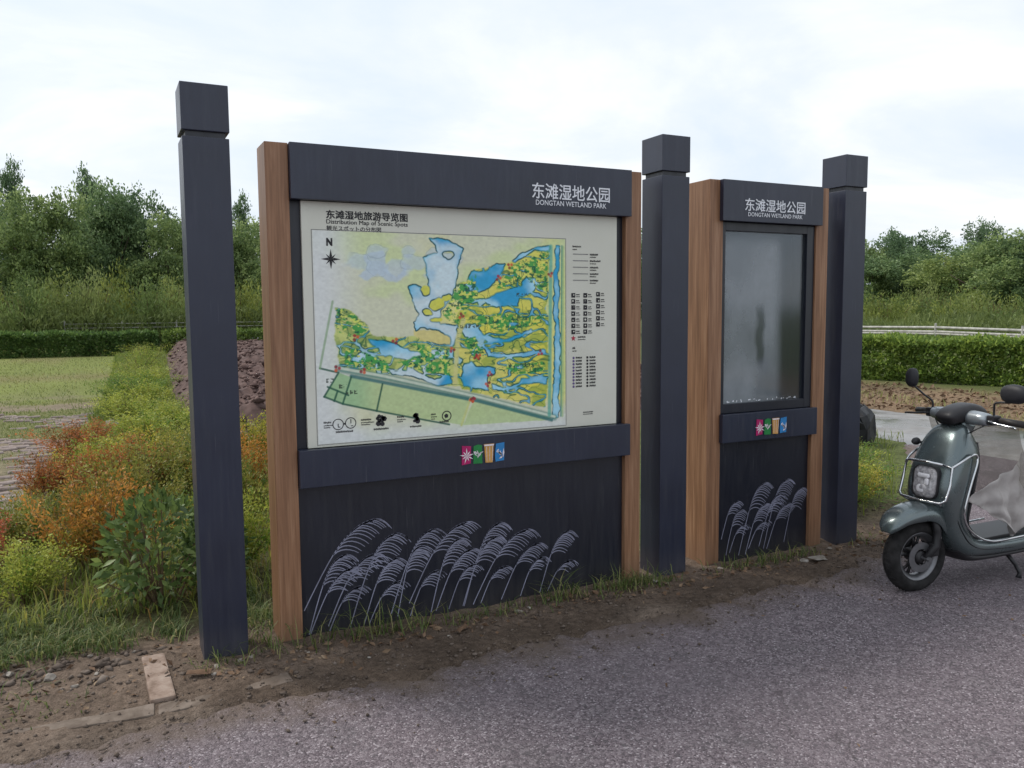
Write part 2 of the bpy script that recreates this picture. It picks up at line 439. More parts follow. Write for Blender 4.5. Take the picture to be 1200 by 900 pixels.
WATER = [[(0.427, 0.978), (0.497, 0.981), (0.562, 0.934), (0.532, 0.827), (0.531, 0.742), (0.478, 0.628), (0.46, 0.558), (0.529, 0.556), (0.528, 0.492), (0.51, 0.442), (0.397, 0.467), (0.499, 0.453), (0.502, 0.492), (0.443, 0.526), (0.382, 0.545), (0.365, 0.524), (0.358, 0.573), (0.383, 0.608), (0.346, 0.699), (0.336, 0.74), (0.358, 0.754), (0.407, 0.734), (0.419, 0.797), (0.403, 0.887), (0.459, 0.909), (0.449, 0.951)], [(0.175, 0.893), (0.253, 0.903), (0.262, 0.835), (0.304, 0.795), (0.332, 0.85), (0.337, 0.823), (0.304, 0.767), (0.261, 0.774), (0.225, 0.807), (0.188, 0.766), (0.147, 0.792), (0.179, 0.827), (0.169, 0.873)], [(0.577, 0.771), (0.584, 0.814), (0.654, 0.815), (0.696, 0.859), (0.738, 0.86), (0.714, 0.801), (0.665, 0.743), (0.606, 0.728), (0.559, 0.713)], [(0.635, 0.685), (0.725, 0.728), (0.799, 0.758), (0.818, 0.803), (0.862, 0.796), (0.884, 0.767), (0.868, 0.729), (0.799, 0.699), (0.786, 0.655), (0.694, 0.633), (0.635, 0.674), (0.57, 0.656), (0.582, 0.674)], [(0.766, 0.875), (0.806, 0.921), (0.875, 0.96), (0.926, 0.965), (0.919, 0.924), (0.862, 0.937), (0.806, 0.891), (0.775, 0.865)], [(0.955, 0.967), (0.977, 0.967), (0.972, 0.039), (0.942, 0.042)], [(0.569, 0.555), (0.61, 0.555), (0.645, 0.496), (0.723, 0.479), (0.835, 0.528), (0.848, 0.509), (0.742, 0.463), (0.663, 0.455), (0.645, 0.474), (0.563, 0.491), (0.551, 0.527)], [(0.645, 0.466), (0.671, 0.403), (0.753, 0.4), (0.835, 0.411), (0.911, 0.412), (0.911, 0.385), (0.816, 0.39), (0.698, 0.382), (0.659, 0.389), (0.642, 0.437)], [(0.55, 0.361), (0.579, 0.374), (0.608, 0.344), (0.692, 0.332), (0.692, 0.302), (0.661, 0.289), (0.655, 0.216), (0.601, 0.227), (0.548, 0.238)], [(0.673, 0.252), (0.722, 0.23), (0.796, 0.248), (0.809, 0.269), (0.91, 0.267), (0.91, 0.237), (0.815, 0.239), (0.721, 0.21), (0.673, 0.222)], [(0.194, 0.501), (0.246, 0.49), (0.299, 0.464), (0.347, 0.42), (0.391, 0.415), (0.442, 0.43), (0.516, 0.427), (0.509, 0.392), (0.441, 0.388), (0.374, 0.369), (0.298, 0.394), (0.245, 0.41), (0.209, 0.467)], [(0.119, 0.395), (0.172, 0.441), (0.208, 0.419), (0.17, 0.372), (0.134, 0.364)], [(0.27, 0.333), (0.324, 0.33), (0.341, 0.357), (0.373, 0.32), (0.44, 0.281), (0.497, 0.313), (0.514, 0.262), (0.456, 0.251), (0.329, 0.301), (0.275, 0.312)]]
GROUNDS = {'isl': [(0.553, 0.699), (0.584, 0.814), (0.757, 0.868), (0.875, 0.96), (0.926, 0.965), (0.916, 0.106), (0.66, 0.186), (0.542, 0.223), (0.509, 0.385), (0.535, 0.599)], 'left': [(0.064, 0.652), (0.124, 0.638), (0.19, 0.563), (0.21, 0.515), (0.354, 0.497), (0.51, 0.435), (0.534, 0.527), (0.537, 0.238), (0.329, 0.301), (0.078, 0.357), (0.065, 0.472)], 'fields': [(0.025, 0.225), (0.078, 0.336), (0.118, 0.314), (0.237, 0.272), (0.577, 0.177), (0.552, 0.04), (0.213, 0.142), (0.09, 0.186)], 'fieldr': [(0.594, 0.161), (0.936, 0.046), (0.91, 0.033), (0.552, 0.04)], 'sand': [(0.354, 0.535), (0.443, 0.526), (0.499, 0.492), (0.499, 0.457), (0.397, 0.467), (0.357, 0.497)]}
VEG = [[(0.064, 0.652), (0.124, 0.638), (0.19, 0.563), (0.189, 0.529), (0.122, 0.51), (0.071, 0.525)], [(0.095, 0.45), (0.136, 0.456), (0.255, 0.389), (0.275, 0.332), (0.17, 0.345), (0.098, 0.362)], [(0.348, 0.462), (0.498, 0.435), (0.503, 0.298), (0.362, 0.335), (0.298, 0.373), (0.385, 0.397)], [(0.72, 0.772), (0.769, 0.854), (0.919, 0.939), (0.919, 0.699), (0.818, 0.803), (0.744, 0.743), (0.695, 0.743)], [(0.546, 0.592), (0.688, 0.604), (0.912, 0.602), (0.905, 0.564), (0.724, 0.515), (0.604, 0.555), (0.552, 0.584)], [(0.537, 0.756), (0.613, 0.8), (0.612, 0.699), (0.534, 0.556), (0.478, 0.607)], [(0.704, 0.346), (0.885, 0.352), (0.904, 0.306), (0.885, 0.284), (0.722, 0.301)], [(0.557, 0.476), (0.615, 0.489), (0.65, 0.393), (0.614, 0.365), (0.579, 0.418)]]
LINES = [[(0.078, 0.355), (0.243, 0.306), (0.612, 0.178), (0.949, 0.045)], [(0.123, 0.317), (0.612, 0.16), (0.936, 0.031)], [(0.025, 0.225), (0.09, 0.186), (0.213, 0.142), (0.494, 0.049)], [(0.237, 0.272), (0.213, 0.142)], [(0.583, 0.177), (0.543, 0.041)], [(0.025, 0.225), (0.078, 0.336), (0.013, 0.36)], [(0.123, 0.313), (0.09, 0.186)], [(0.038, 0.271), (0.111, 0.226)], [(0.073, 0.249), (0.06, 0.202)], [(0.013, 0.36), (0.064, 0.672)], [(0.558, 0.577), (0.534, 0.491), (0.527, 0.384), (0.519, 0.254)]]
REDS = [(0.073, 0.357), (0.167, 0.338), (0.142, 0.5), (0.288, 0.478), (0.51, 0.428), (0.589, 0.169), (0.549, 0.599), (0.932, 0.812), (0.705, 0.79), (0.617, 0.387), (0.664, 0.296), (0.655, 0.245), (0.885, 0.398), (0.592, 0.169), (0.609, 0.387), (0.754, 0.853)]
REEDS_A = [(1.009, 0.138, 1.437, 0.489), (1.029, 0.02, 1.241, 0.338), (1.035, 0.02, 1.284, 0.275), (1.126, 0.02, 1.307, 0.188), (1.226, 0.02, 1.508, 0.402), (1.121, 0.043, 1.407, 0.326), (1.296, 0.02, 1.492, 0.288), (1.322, 0.02, 1.51, 0.181), (1.434, 0.05, 1.705, 0.402), (1.467, 0.031, 1.607, 0.33), (1.528, 0.086, 1.911, 0.415), (1.533, 0.02, 1.702, 0.203), (1.643, 0.02, 1.831, 0.338), (1.67, 0.022, 1.909, 0.28), (1.74, 0.02, 1.908, 0.205), (1.826, 0.02, 2.073, 0.387), (1.819, 0.023, 2.05, 0.322), (1.876, 0.02, 2.264, 0.334), (1.92, 0.02, 2.086, 0.171), (2.039, 0.02, 2.303, 0.259), (2.153, 0.02, 2.311, 0.187), (2.27, 0.02, 2.48, 0.299), (2.318, 0.02, 2.488, 0.146)]
REEDS_B = [(3.52, 0.141, 3.668, 0.334), (3.557, 0.036, 3.697, 0.274), (3.584, 0.047, 3.735, 0.19), (3.657, 0.022, 3.907, 0.408), (3.712, 0.02, 3.911, 0.285), (3.738, 0.053, 3.913, 0.19), (3.86, 0.036, 4.09, 0.411), (3.822, 0.056, 4.034, 0.336), (3.889, 0.032, 4.104, 0.269), (4.032, 0.056, 4.22, 0.352)]

# ================================================================== SETTING
EX = np.array([-80, -3, -.16, .32, 1.0, 1.416, 2.0, 2.84, 3.5, 4.2, 4.6, 5.05, 5.9, 8.35, 9.0])
EY = np.array([-.70, -.56, -.50, -.46, -.48, -.50, -.47, -.46, -.42, -.36, -.20, .12, .5, 2.5, 2.6])
def road_edge(x):
    x = np.asarray(x, float)
    return np.interp(x, EX, EY) + (fbm(x*2.3, x*0+3.1, 5, 4)-.5)*.20 + (fbm(x*11, x*0+1.7, 9, 5)-.5)*.13
def strip_left(y):  return np.interp(y, [-1, .4, 3, 6, 8, 12.4, 20, 35], [-6, -6, -.42, -.18, .0, .32, .55, .92])
def strip_right(y): return np.interp(y, [-1, 4, 7, 12, 34], [1.9, 1.75, 1.35, 1.3, 2.6])

def lines(*segs):
    out = []
    for a, b, s in segs: out += list(np.arange(a, b, s))
    return np.array(out)
gx = np.concatenate([-np.geomspace(3.0, 900, 28)[::-1], lines((-2.95, 9.5, .035)), np.geomspace(9.5, 900, 40)])
gy = np.concatenate([-np.geomspace(1.35, 900, 22)[::-1], lines((-1.3, 2.6, .035), (2.6, 14, .12)), np.geomspace(14, 1200, 44)])
X, Y = np.meshgrid(gx, gy)
er = road_edge(X)
inroad = sstep(0.02, 0.14, er - Y) * (X < 8.4) + 1.0*(X >= 8.4)*(X < 10.75)*(Y < 60)
inroad = np.clip(inroad, 0, 1)
Zg = (fbm(X*3, Y*3, 1, 5)-.5)*.045 + (fbm(X*19, Y*19, 2, 3)-.5)*.022
far = sstep(12, 30, np.hypot(X, Y))
Zg = Zg*(1-far) + 0.004
Zg = Zg*(1-inroad) - .07*inroad
dist_strip = np.clip((er+.02 - Y), 0, 1)
def cc(a): return np.array(a)[None, None, :]
n_a = fbm(X*1.1, Y*1.1, 30, 5)[..., None]; n_b = fbm(X*4.5, Y*4.5, 31, 4)[..., None]
col = cc((.105, .125, .045))*(.75+.5*n_b)
soil = cc((.150, .112, .086))*(.6+.8*n_b) + cc((.05, .045, .04))*sstep(.55, .72, n_a)
lotg = sstep(.46, .58, n_a)*sstep(4, 9, Y)[..., None]
lot = cc((.23, .19, .135))*(.8+.4*n_b)*(1-lotg) + cc((.16, .17, .065))*lotg
wetb = sstep(.26, .02, np.abs(Y-er-.02)+.25*(n_a[..., 0]-.5))[..., None]; soil = soil*(1-.24*wetb)
lawn = cc((.185, .215, .062))*(.75+.5*n_a); lawn = lawn*(1-.7*sstep(.50, .62, fbm(X*.5, Y*.35, 91, 5)[..., None])) + cc((.20, .165, .085))*.7*sstep(.50, .62, fbm(X*.5, Y*.35, 91, 5)[..., None])
dry = cc((.235, .165, .105))*(.7+.6*n_b) * (1-.35*sstep(.5, .7, n_a))
def blend(a, b, f): return a*(1-f[..., None]) + b*f[..., None]
leftlot = (X < strip_left(Y)+.15)*sstep(2.2, 3.4, Y)
col = blend(col, np.broadcast_to(lot, col.shape), leftlot*1.0)
col = blend(col, np.broadcast_to(lawn, col.shape), leftlot*sstep(10.5, 15, Y + 4*(n_a[..., 0]-.5)))
brn = (X > 10.4)*(X < 14.6)*1.0
col = blend(col, np.broadcast_to(dry, col.shape), brn)
nearsoil = (1-sstep(.22, .65, Y + .5*(n_a[..., 0]-.5) - .5*sstep(4.4, 6, X)*0))*(X < 9)
col = blend(col, np.broadcast_to(soil, col.shape), nearsoil)
bedsoil = (X > -6)*(X < strip_right(Y)+.4)*(Y > .3)*(Y < 35)*(1-leftlot)
col = blend(col, np.broadcast_to(cc((.085, .072, .035))*(.6+.8*n_b), col.shape), bedsoil*.8*(1-nearsoil))
V = np.stack([X, Y, Zg], -1).reshape(-1, 3)
ny, nx = X.shape
ii = (np.arange(ny-1)[:, None]*nx + np.arange(nx-1)[None, :]).ravel()
F = np.stack([ii, ii+1, ii+nx+1, ii+nx], 1)
ca = np.concatenate([col.reshape(-1, 3), np.ones((V.shape[0], 1))], 1)
tag(mesh_obj('ground', nmesh('ground', V, F, {'zone': ('POINT', 'FLOAT_COLOR', ca)}, [MT['earth']], smooth=True)), kind='structure')
def ground_z(x, y):
    x = np.asarray(x, float); y = np.asarray(y, float)
    z = (fbm(x*3, y*3, 1, 5)-.5)*.045 + (fbm(x*19, y*19, 2, 3)-.5)*.022
    f = sstep(12, 30, np.hypot(x, y))
    return z*(1-f)+.004

# road: ragged asphalt edge, crumbling towards the dirt
rx = np.concatenate([-np.geomspace(3, 300, 30)[::-1], lines((-2.97, 8.36, .022))])
off = np.array([-.03, 0, .012, .03, .05, .07, .09, .11, .13, .16, .19, .22, .26, .30, .35, .4, .5, .6, .9, 1.4, 2.2, 3.4, 6, 12, 25, 60, 300])
er1 = road_edge(rx)
RX = np.repeat(rx[:, None], len(off), 1)
RY = er1[:, None] - off[None, :]
RZ = (fbm(RX*1.4, RY*1.4, 50, 3)-.5)*.012 + (fbm(RX*12, RY*12, 51, 3)-.5)*.006*(off[None, :] < 2) + .004
edgew = (1-sstep(.05, .40, off))[None, :]
RZ = RZ + ((fbm(RX*9, RY*9, 53, 3)-.5)*.034 + (fbm(RX*34, RY*34, 54, 3)-.5)*.022)*edgew
RZ = RZ - .05*(1-sstep(-.03, .05, off))[None, :] - .010*(1-sstep(.0, .30, off))[None, :]
edge = (1-sstep(.02, .38, off))[None, :]*np.ones_like(RX)
V = np.stack([RX, RY, RZ], -1).reshape(-1, 3); a_, b_ = RX.shape
ii = (np.arange(a_-1)[:, None]*b_ + np.arange(b_-1)[None, :]).ravel()
F = np.stack([ii, ii+1, ii+b_+1, ii+b_], 1)
tag(mesh_obj('road', nmesh('road', V, F, {'edge': ('POINT', 'FLOAT', edge.ravel())}, [MT['asphalt']], smooth=True)), kind='structure')

# wet concrete lane crossing behind the scooter
py_ = np.concatenate([np.linspace(-60, -4, 20), lines((-3.9, 12, .12)), np.linspace(12, 60, 30)])
wob = (fbm(py_*1.3, py_*0+8, 60, 4)-.5)
cols_ = [8.34+.0*wob, 8.37+.16*wob+.1, 9.2+0*wob, 10.2+0*wob, 10.62+.3*wob, 10.68+.3*wob]
zs = [-.02, .006, .02, .02, .012, -.03]
V = []
for j in range(len(cols_)): V.append(np.stack([cols_[j], py_, np.full_like(py_, zs[j])], -1))
V = np.stack(V, 1).reshape(-1, 3); b_ = len(cols_); a_ = len(py_)
ii = (np.arange(a_-1)[:, None]*b_ + np.arange(b_-1)[None, :]).ravel()
F = np.stack([ii, ii+1, ii+b_+1, ii+b_], 1)
tag(mesh_obj('concrete_lane', nmesh('concrete_lane', V, F, None, [MT['concrete_wet']], smooth=True)), kind='structure')

# ploughed soil behind the boards
sx_ = np.arange(1.0, 15, .11); sy_ = np.concatenate([np.arange(6.2, 16, .11), np.arange(16, 33, .22)])
X, Y = np.meshgrid(sx_, sy_)
lim = sstep(0, .7, X-strip_right(Y)+.1)*sstep(6.2, 7.4, Y + .8*(fbm(X, Y, 70, 3)-.5))*sstep(33, 31, Y)*sstep(10.2, 9, X)
rid = np.abs(fbm(X*1.5, Y*1.5, 71, 4)-.5)*2; lump = fbm(X*4.2, Y*4.2, 72, 4)
Zs = lim*(.16 + .30*(1-rid)*.8 + .34*(lump-.35)) - .06*(1-lim)
V = np.stack([X, Y, Zs], -1).reshape(-1, 3); a_, b_ = X.shape
ii = (np.arange(a_-1)[:, None]*b_ + np.arange(b_-1)[None, :]).ravel()
F = np.stack([ii, ii+1, ii+b_+1, ii+b_], 1)
tag(mesh_obj('ploughed_field', nmesh('ploughed_field', V, F, None, [MT['clod']])), kind='structure')
SOIL = (sx_, sy_, Zs, lim)

rng = np.random.default_rng(7)
def icolumps(name, P, S, mat, seed=1, squash=.7):
    """many small irregular stones in one mesh (P positions, S sizes)"""
    r = np.random.default_rng(seed)
    bm = bmesh.new(); bmesh.ops.create_icosphere(bm, subdivisions=1, radius=1); bm.verts.index_update()
    v0 = np.array([v.co[:] for v in bm.verts]); f0 = np.array([[v.index for v in f.verts] for f in bm.faces]); bm.free()
    # lower poly: octahedron-like for cheapness
    v0 = np.array([(1,0,0),(0,1,0),(-1,0,0),(0,-1,0),(0,0,1),(0,0,-1),(.6,.6,.5),(-.6,.5,.55)]); f0 = np.array([(0,6,4),(0,1,6),(6,1,4),(1,7,4),(1,2,7),(7,2,4),(2,3,4),(3,0,4),(1,0,5),(2,1,5),(3,2,5),(0,3,5)])
    n = len(P); V = np.zeros((n, len(v0), 3))
    ang = r.uniform(0, 6.28, n); ca, sa = np.cos(ang), np.sin(ang)
    w = v0[None]*(1+r.uniform(-.38, .38, (n, len(v0), 1)))
    w = w*S[:, None, None]*r.uniform(.6, 1.3, (n, 1, 3)); w[..., 2] *= squash
    V[..., 0] = w[..., 0]*ca[:, None]-w[..., 1]*sa[:, None]; V[..., 1] = w[..., 0]*sa[:, None]+w[..., 1]*ca[:, None]; V[..., 2] = w[..., 2]
    V += P[:, None, :]
    F = (f0[None]+(np.arange(n)*len(v0))[:, None, None]).reshape(-1, 3)
    return nmesh(name, V.reshape(-1, 3), F, None, [mat])

# clods on the ploughed field
n = 15000
cx = rng.uniform(1.2, 14, n); cy = 6.6 + 24*rng.uniform(0, 1, n)**1.6
ix = np.clip(((cx-1.0)/.11).astype(int), 0, len(sx_)-1); iy = np.clip(np.searchsorted(sy_, cy)-1, 0, len(sy_)-1)
ok = lim[iy, ix] > .2
P = np.stack([cx, cy, Zs[iy, ix]+.02], -1)[ok]
S = rng.uniform(.018, .065, len(P))*rng.choice([.7, 1, 1.5], len(P))
tag(mesh_obj('soil_clods', icolumps('soil_clods', P, S, MT['clod'], 3)), 'dark turned clods of earth heaped over the ploughed soil', 'soil', kind='stuff')

# kerb stones set flush in the dirt at the lower left
kerb = tag(empty('kerb', (0, 0, 0)), kind='structure')
kx = -1.45
for i, (L_, dy_, rz_, gap) in enumerate([(.58, -.30, -.02, .012), (.56, -.315, -.03, .012), (.62, -.345, -.055, .012), (.26, -.385, -.05, .02), (.24, -.365, .10, .02)]):
    mb = MB(); n_ = 6; yy = .042
    top = []
    for k in range(n_+1):
        t = k/n_
        top.append([(t*L_, -yy+random.Random(i*9+k).uniform(-.006, .006), -.05), (t*L_, -yy+random.Random(i*19+k).uniform(-.006, .006), .010+random.Random(k+i).uniform(-.006, .004)),
                    (t*L_, yy+random.Random(i*29+k).uniform(-.006, .006), .012+random.Random(k*3+i).uniform(-.007, .004)), (t*L_, yy, -.05)])
    mb.rings(top)
    o = mb.build('kerb_stone', MT['kerb'], kerb, bevel=.006)
    o.location = (kx, dy_, -.009); o.rotation_euler = (0, .0, rz_)
    kx += L_+gap
o = MB().box(-.048, .048, -.225, .225, -.05, .014).build('edging_brick', MT['brick'], kerb, bevel=.008)
o.location = (.362, -.105, .006); o.rotation_euler = (.02, .01, .03)

# grass-grid pavers of the parking lot on the left
paving = tag(empty('paving', (0, 0, 0)), kind='structure')
pm = MB().box(-.105, .105, -.052, .052, -.05, .014).mesh('paver', bevel=.012, seg=1); pm.materials.append(MT['paver'])
cand = []
ca_, sa_ = math.cos(.16), math.sin(.16)
for i in range(-22, 14):
    for j in range(0, 60):
        a = i*.29 + (.145 if j % 2 else 0); b = 3.0 + j*.165
        x = a*ca_-(b-3)*sa_; y = 3.0+a*sa_+(b-3)*ca_
        if y < 2.9 or y > 11 or x > strip_left(y)-.12 or x < -.62-.125*(y-3)-.5: continue
        if y > 5 and fbm(np.array([x*1.1]), np.array([y*1.1]), 30, 5)[0] > .60: continue
        cand.append((x, y))
cand.sort(key=lambda p: p[1])
for x, y in cand[:300]:
    o = bpy.data.objects.new('paver', pm); COL.objects.link(o); o.parent = paving
    o.location = (x+rng.normal(0, .006), y+rng.normal(0, .006), float(ground_z(x, y))+rng.uniform(-.004, .010)); o.rotation_euler = (rng.normal(0, .03), rng.normal(0, .03), .16+rng.normal(0, .05))

# ================================================================== SIGN BOARDS
def text_mesh(name, body, x0, x1, zc, h, y, bold=0.0, shear=0.0):
    """flat lettering in the xz-plane, facing -y, fitted into x0..x1 and height h"""
    cu = bpy.data.curves.new('lettering', 'FONT'); cu.body = body; cu.size = 1.0; cu.resolution_u = 3
    to = bpy.data.objects.new('lettering', cu); COL.objects.link(to)
    dg = bpy.context.evaluated_depsgraph_get(); ev = to.evaluated_get(dg)
    me = bpy.data.meshes.new_from_object(ev); me.name = name
    bpy.data.objects.remove(to); bpy.data.curves.remove(cu)
    if bold:
        bmm = bmesh.new(); bmm.from_mesh(me); gg = bmm.verts[:]+bmm.edges[:]+bmm.faces[:]
        base = [v for v in bmm.verts]
        for k_, (ddx, ddy) in enumerate(((bold, 0), (0, bold), (bold, bold))):
            dup = bmesh.ops.duplicate(bmm, geom=gg)['geom']
            for v in dup:
                if isinstance(v, bmesh.types.BMVert): v.co.x += ddx; v.co.y += ddy; v.co.z += .01*(k_+1)
        bmm.to_mesh(me); bmm.free()
    n = len(me.vertices); co = np.zeros(n*3, np.float32); me.vertices.foreach_get('co', co); co = co.reshape(-1, 3)
    mn = co.min(0); mx_ = co.max(0)
    out = np.zeros_like(co)
    out[:, 0] = x0 + (co[:, 0]-mn[0])/(mx_[0]-mn[0])*(x1-x0)
    out[:, 2] = zc - h/2 + (co[:, 1]-mn[1])/(mx_[1]-mn[1])*h
    out[:, 1] = y - co[:, 2]*.02
    me.vertices.foreach_set('co', out.ravel()); me.materials.clear(); me.update()
    return me

def post(x, label, w=.1893, d=.1891, y0=-.0217, H=2.5):
    t = tag(empty('post', (x+w/2, y0+d/2, 0)), label, 'post', 'tall dark posts flanking the boards')
    MB().box(-w/2, w/2, -d/2, d/2, -.12, 2.279).build('shaft', MT['navy'], t, bevel=.003)
    i = .014
    MB().box(-w/2+i, w/2-i, -d/2+i, d/2-i, 2.279, 2.304).build('neck', MT['navy_panel'], t)
    e = .002
    MB().box(-w/2-e, w/2+e, -d/2-e, d/2+e, 2.304, H).build('cap', MT['navy'], t, bevel=.003)
    return t
post(.5561, 'tall navy metal post standing alone at the left end, left of the map board')
post(3.0281, 'tall navy metal post between the big map board and the narrow board')
post(4.4525, 'tall navy metal post at the right end, beside the parked scooter')

def reed(x0, z0, x1, z1, seed):
    r = random.Random(seed); mb = MB()
    xt = x1-.20*(x1-x0); P = [(x0, z0), (x0+.30*(x1-x0), z0+.62*(z1-z0)+.02), (x0+.50*(x1-x0), z1+.06*(z1-z0)+.02), (xt, z1+.10*(z1-z0))]
    def bz(P, t):
        a = (1-t); return tuple(a**3*P[0][k]+3*a*a*t*P[1][k]+3*a*t*t*P[2][k]+t**3*P[3][k] for k in (0, 1))
    def ribbon(pts, w0, w1):
        vs = []; fs = []
        n = len(pts)
        for i, p in enumerate(pts):
            q0 = pts[max(0, i-1)]; q1 = pts[min(n-1, i+1)]
            tx, tz = q1[0]-q0[0], q1[1]-q0[1]; l = math.hypot(tx, tz) or 1
            w = (w0+(w1-w0)*i/(n-1))/2
            vs += [(p[0]-tz/l*w, 0, p[1]+tx/l*w), (p[0]+tz/l*w, 0, p[1]-tx/l*w)]
        for i in range(n-1): fs.append((2*i, 2*i+1, 2*i+3, 2*i+2))
        mb.add(vs, fs)
    ribbon([bz(P, i/12) for i in range(13)], .0054, .0046)
    h = math.hypot(x1-x0, z1-z0)
    k = 13 if h > .3 else 10
    for j in range(k):
        t = .42+.54*j/(k-1)
        s = bz(P, t); ln = (.045+.145*h)*(1.15-.30*abs(j/(k-1)-.35)+r.uniform(-.03, .03))
        dxx = ln*.92; dz = -ln*(.10+.22*(j/(k-1)))+r.uniform(-.01, .01)
        Q = [s, (s[0]+dxx*.3, s[1]+ln*.22), (s[0]+dxx*.7, s[1]+ln*.16+dz*.3), (s[0]+dxx, s[1]+dz)]
        ribbon([bz(Q, i/6) for i in range(7)], .0072, .0030)
    return mb

def tiles(parent, x0, x1, z0, z1, y, d=.004):
    """four little coloured emblem tiles"""
    w = (x1-x0)/4; h = z1-z0
    def poly(pts, yy, name, mat, par, th=.002):
        n = len(pts); mb = MB()
        mb.add([(px, yy, pz) for px, pz in pts]+[(px, yy+th, pz) for px, pz in pts], [tuple(range(n)), tuple(range(2*n-1, n-1, -1))]+[(i, n+i, n+(i+1) % n, (i+1) % n) for i in range(n)])
        return mb.build(name, mat, par)
    outl = [[(.02, 0), (.88, .06), (.92, .96), (.06, 1.02)], [(.04, .02), (.92, 0), (.9, .97), (.5, 1.02), (.08, .94)],
            [(.14, .02), (.84, 0), (.95, .86), (1.0, 1.0), (0, 1.0), (.05, .86)], [(.05, .02), (.90, .06), (.94, 1.02), (.12, .98), (.0, .4)]]
    for i, (ol, mt) in enumerate(zip(outl, ('magenta', 'green_tile', 'ochre', 'blue_tile'))):
        bx_ = x0+i*w+.04*w
        t = poly([(bx_+a*w*.92, z0+b*h) for a, b in ol], y-d, 'emblem_tile', MT[mt], parent); t.location = PB
        cx_, cz_ = bx_+.46*w, z0+.5*h
        mb = MB(); yy = y-d-.0012
        def petal(a, l, wd, ox=0, oz=0):
            c_, s_ = math.cos(a), math.sin(a)
            pts = [(0, 0), (l*.5, wd), (l, 0), (l*.5, -wd)]
            mb.add([(cx_+ox+(p*c_-q*s_), yy, cz_+oz+(p*s_+q*c_)) for p, q in pts], [(0, 1, 2, 3)])
        if i == 0:
            for k in range(9): petal(k*.7+.2, h*(.30 if k % 2 else .42), w*.055, 0, -.03*h)
        elif i == 1:
            for a, l, ox, oz in [(2.2, .34, -.1, -.1), (1.9, .30, .05, -.05), (.9, .36, .0, -.15), (.4, .30, .06, .02), (1.5, .2, -.02, -.2), (2.8, .2, -.1, .1), (.2, .22, -.3, .05)]:
                petal(a, h*l, w*.06, ox*w, oz*h)
        elif i == 2:
            mb.add([(cx_-.46*w, yy, cz_+.48*h), (cx_+.46*w, yy, cz_+.48*h), (cx_+.42*w, yy, cz_+.40*h), (cx_-.42*w, yy, cz_+.40*h)], [(0, 3, 2, 1)])
            for k in (-.2, 0.05, .28): mb.add([(cx_+k*w-.02*w, yy, cz_-.42*h), (cx_+k*w+.01*w, yy, cz_-.42*h), (cx_+k*w*1.15+.02*w, yy, cz_+.36*h), (cx_+k*w*1.15-.02*w, yy, cz_+.36*h)], [(0, 1, 2, 3)])
        else:
            for a, l, ox, oz in [(2.3, .5, .25, -.25), (1.9, .45, .2, -.3), (1.5, .5, .28, -.28), (2.7, .35, .2, -.1), (3.6, .3, .3, -.2), (4.0, .25, -.1, .2)]:
                petal(a, h*l, w*.075, ox*w, oz*h)
        mb.build('motif', MT['pale_tile'], t)

def header(parent, x0, x1, xi0, xi1, y, z0, z1, name='header_beam'):
    mb = MB(); mb.box(x0, x1, y, -.002, z0, z1); mb.box(xi0, xi1, -.001, .14, z0+.002, z1-.002)
    return mb.build(name, MT['navy'], parent, bevel=.0025)

# ---- big map board
B1 = tag(empty('information_board', (1.9, .09, 0)), 'wide navy information board with a painted park map and white reed motifs', 'information board')
PB = (-1.9, -.09, 0)
def put(o): o.location = PB; return o
for x0 in (.893, 2.8023):
    o = put(MB().box(x0, x0+.1018, 0, .186, -.10, 2.2878).build('side_post', MT['wood'], B1, bevel=.003))
hb = put(header(B1, .9960, 2.8182, .9965, 2.8000, -.0323, 2.0415, 2.2878))
lb = put(header(B1, .9970, 2.8150, .9975, 2.8000, -.0323, .733, .908, 'lower_beam'))
put(MB().box(.9952, 2.8018, .030, .12, -.06, .7345).build('lower_panel', MT['navy_panel'], B1))
lp = [o for o in B1.children if o.name.startswith('lower_panel')][0]
put(MB().box(.9952, 2.8018, .034, .12, .9065, 2.043).build('back_panel', MT['navy_panel'], B1, bevel=.002))
mp = put(MB().box(1.047, 2.751, .012, .033, .910, 2.0405).build('map_panel', MT['sheet'], B1, bevel=.002))
for k, (a, b, c, d) in enumerate(REEDS_A):
    mesh_obj('reed_motif', reed(a, b, c, d, k).mesh('reed_motif'), MT['reed'], lp, (0, .0285-.0004*(k % 5), 0))
for nm, me in (('lettering', text_mesh('lettering', '东滩湿地公园', 2.205, 2.674, 2.146, .080, -.0345, .018)),
               ('lettering', text_mesh('lettering', 'DONGTAN WETLAND PARK', 2.226, 2.652, 2.0875, .026, -.0345, .012))):
    mesh_obj(nm, me, MT['print_white'], hb)
tiles(B1, 1.793, 2.040, .770, .866, -.0323)
PY = .0112
for body, x0, x1, zc, h, b in (('东滩湿地旅游导览图', 1.161, 1.553, 1.984, .040, .05), ('Distribution Map of Scenic Spots', 1.161, 1.553, 1.949, .026, .02), ('観光スポットの分布図', 1.161, 1.420, 1.922, .024, .02)):
    mesh_obj('map_title', text_mesh('map_title', body, x0, x1, zc, h, PY, b), MT['print_black'], mp)

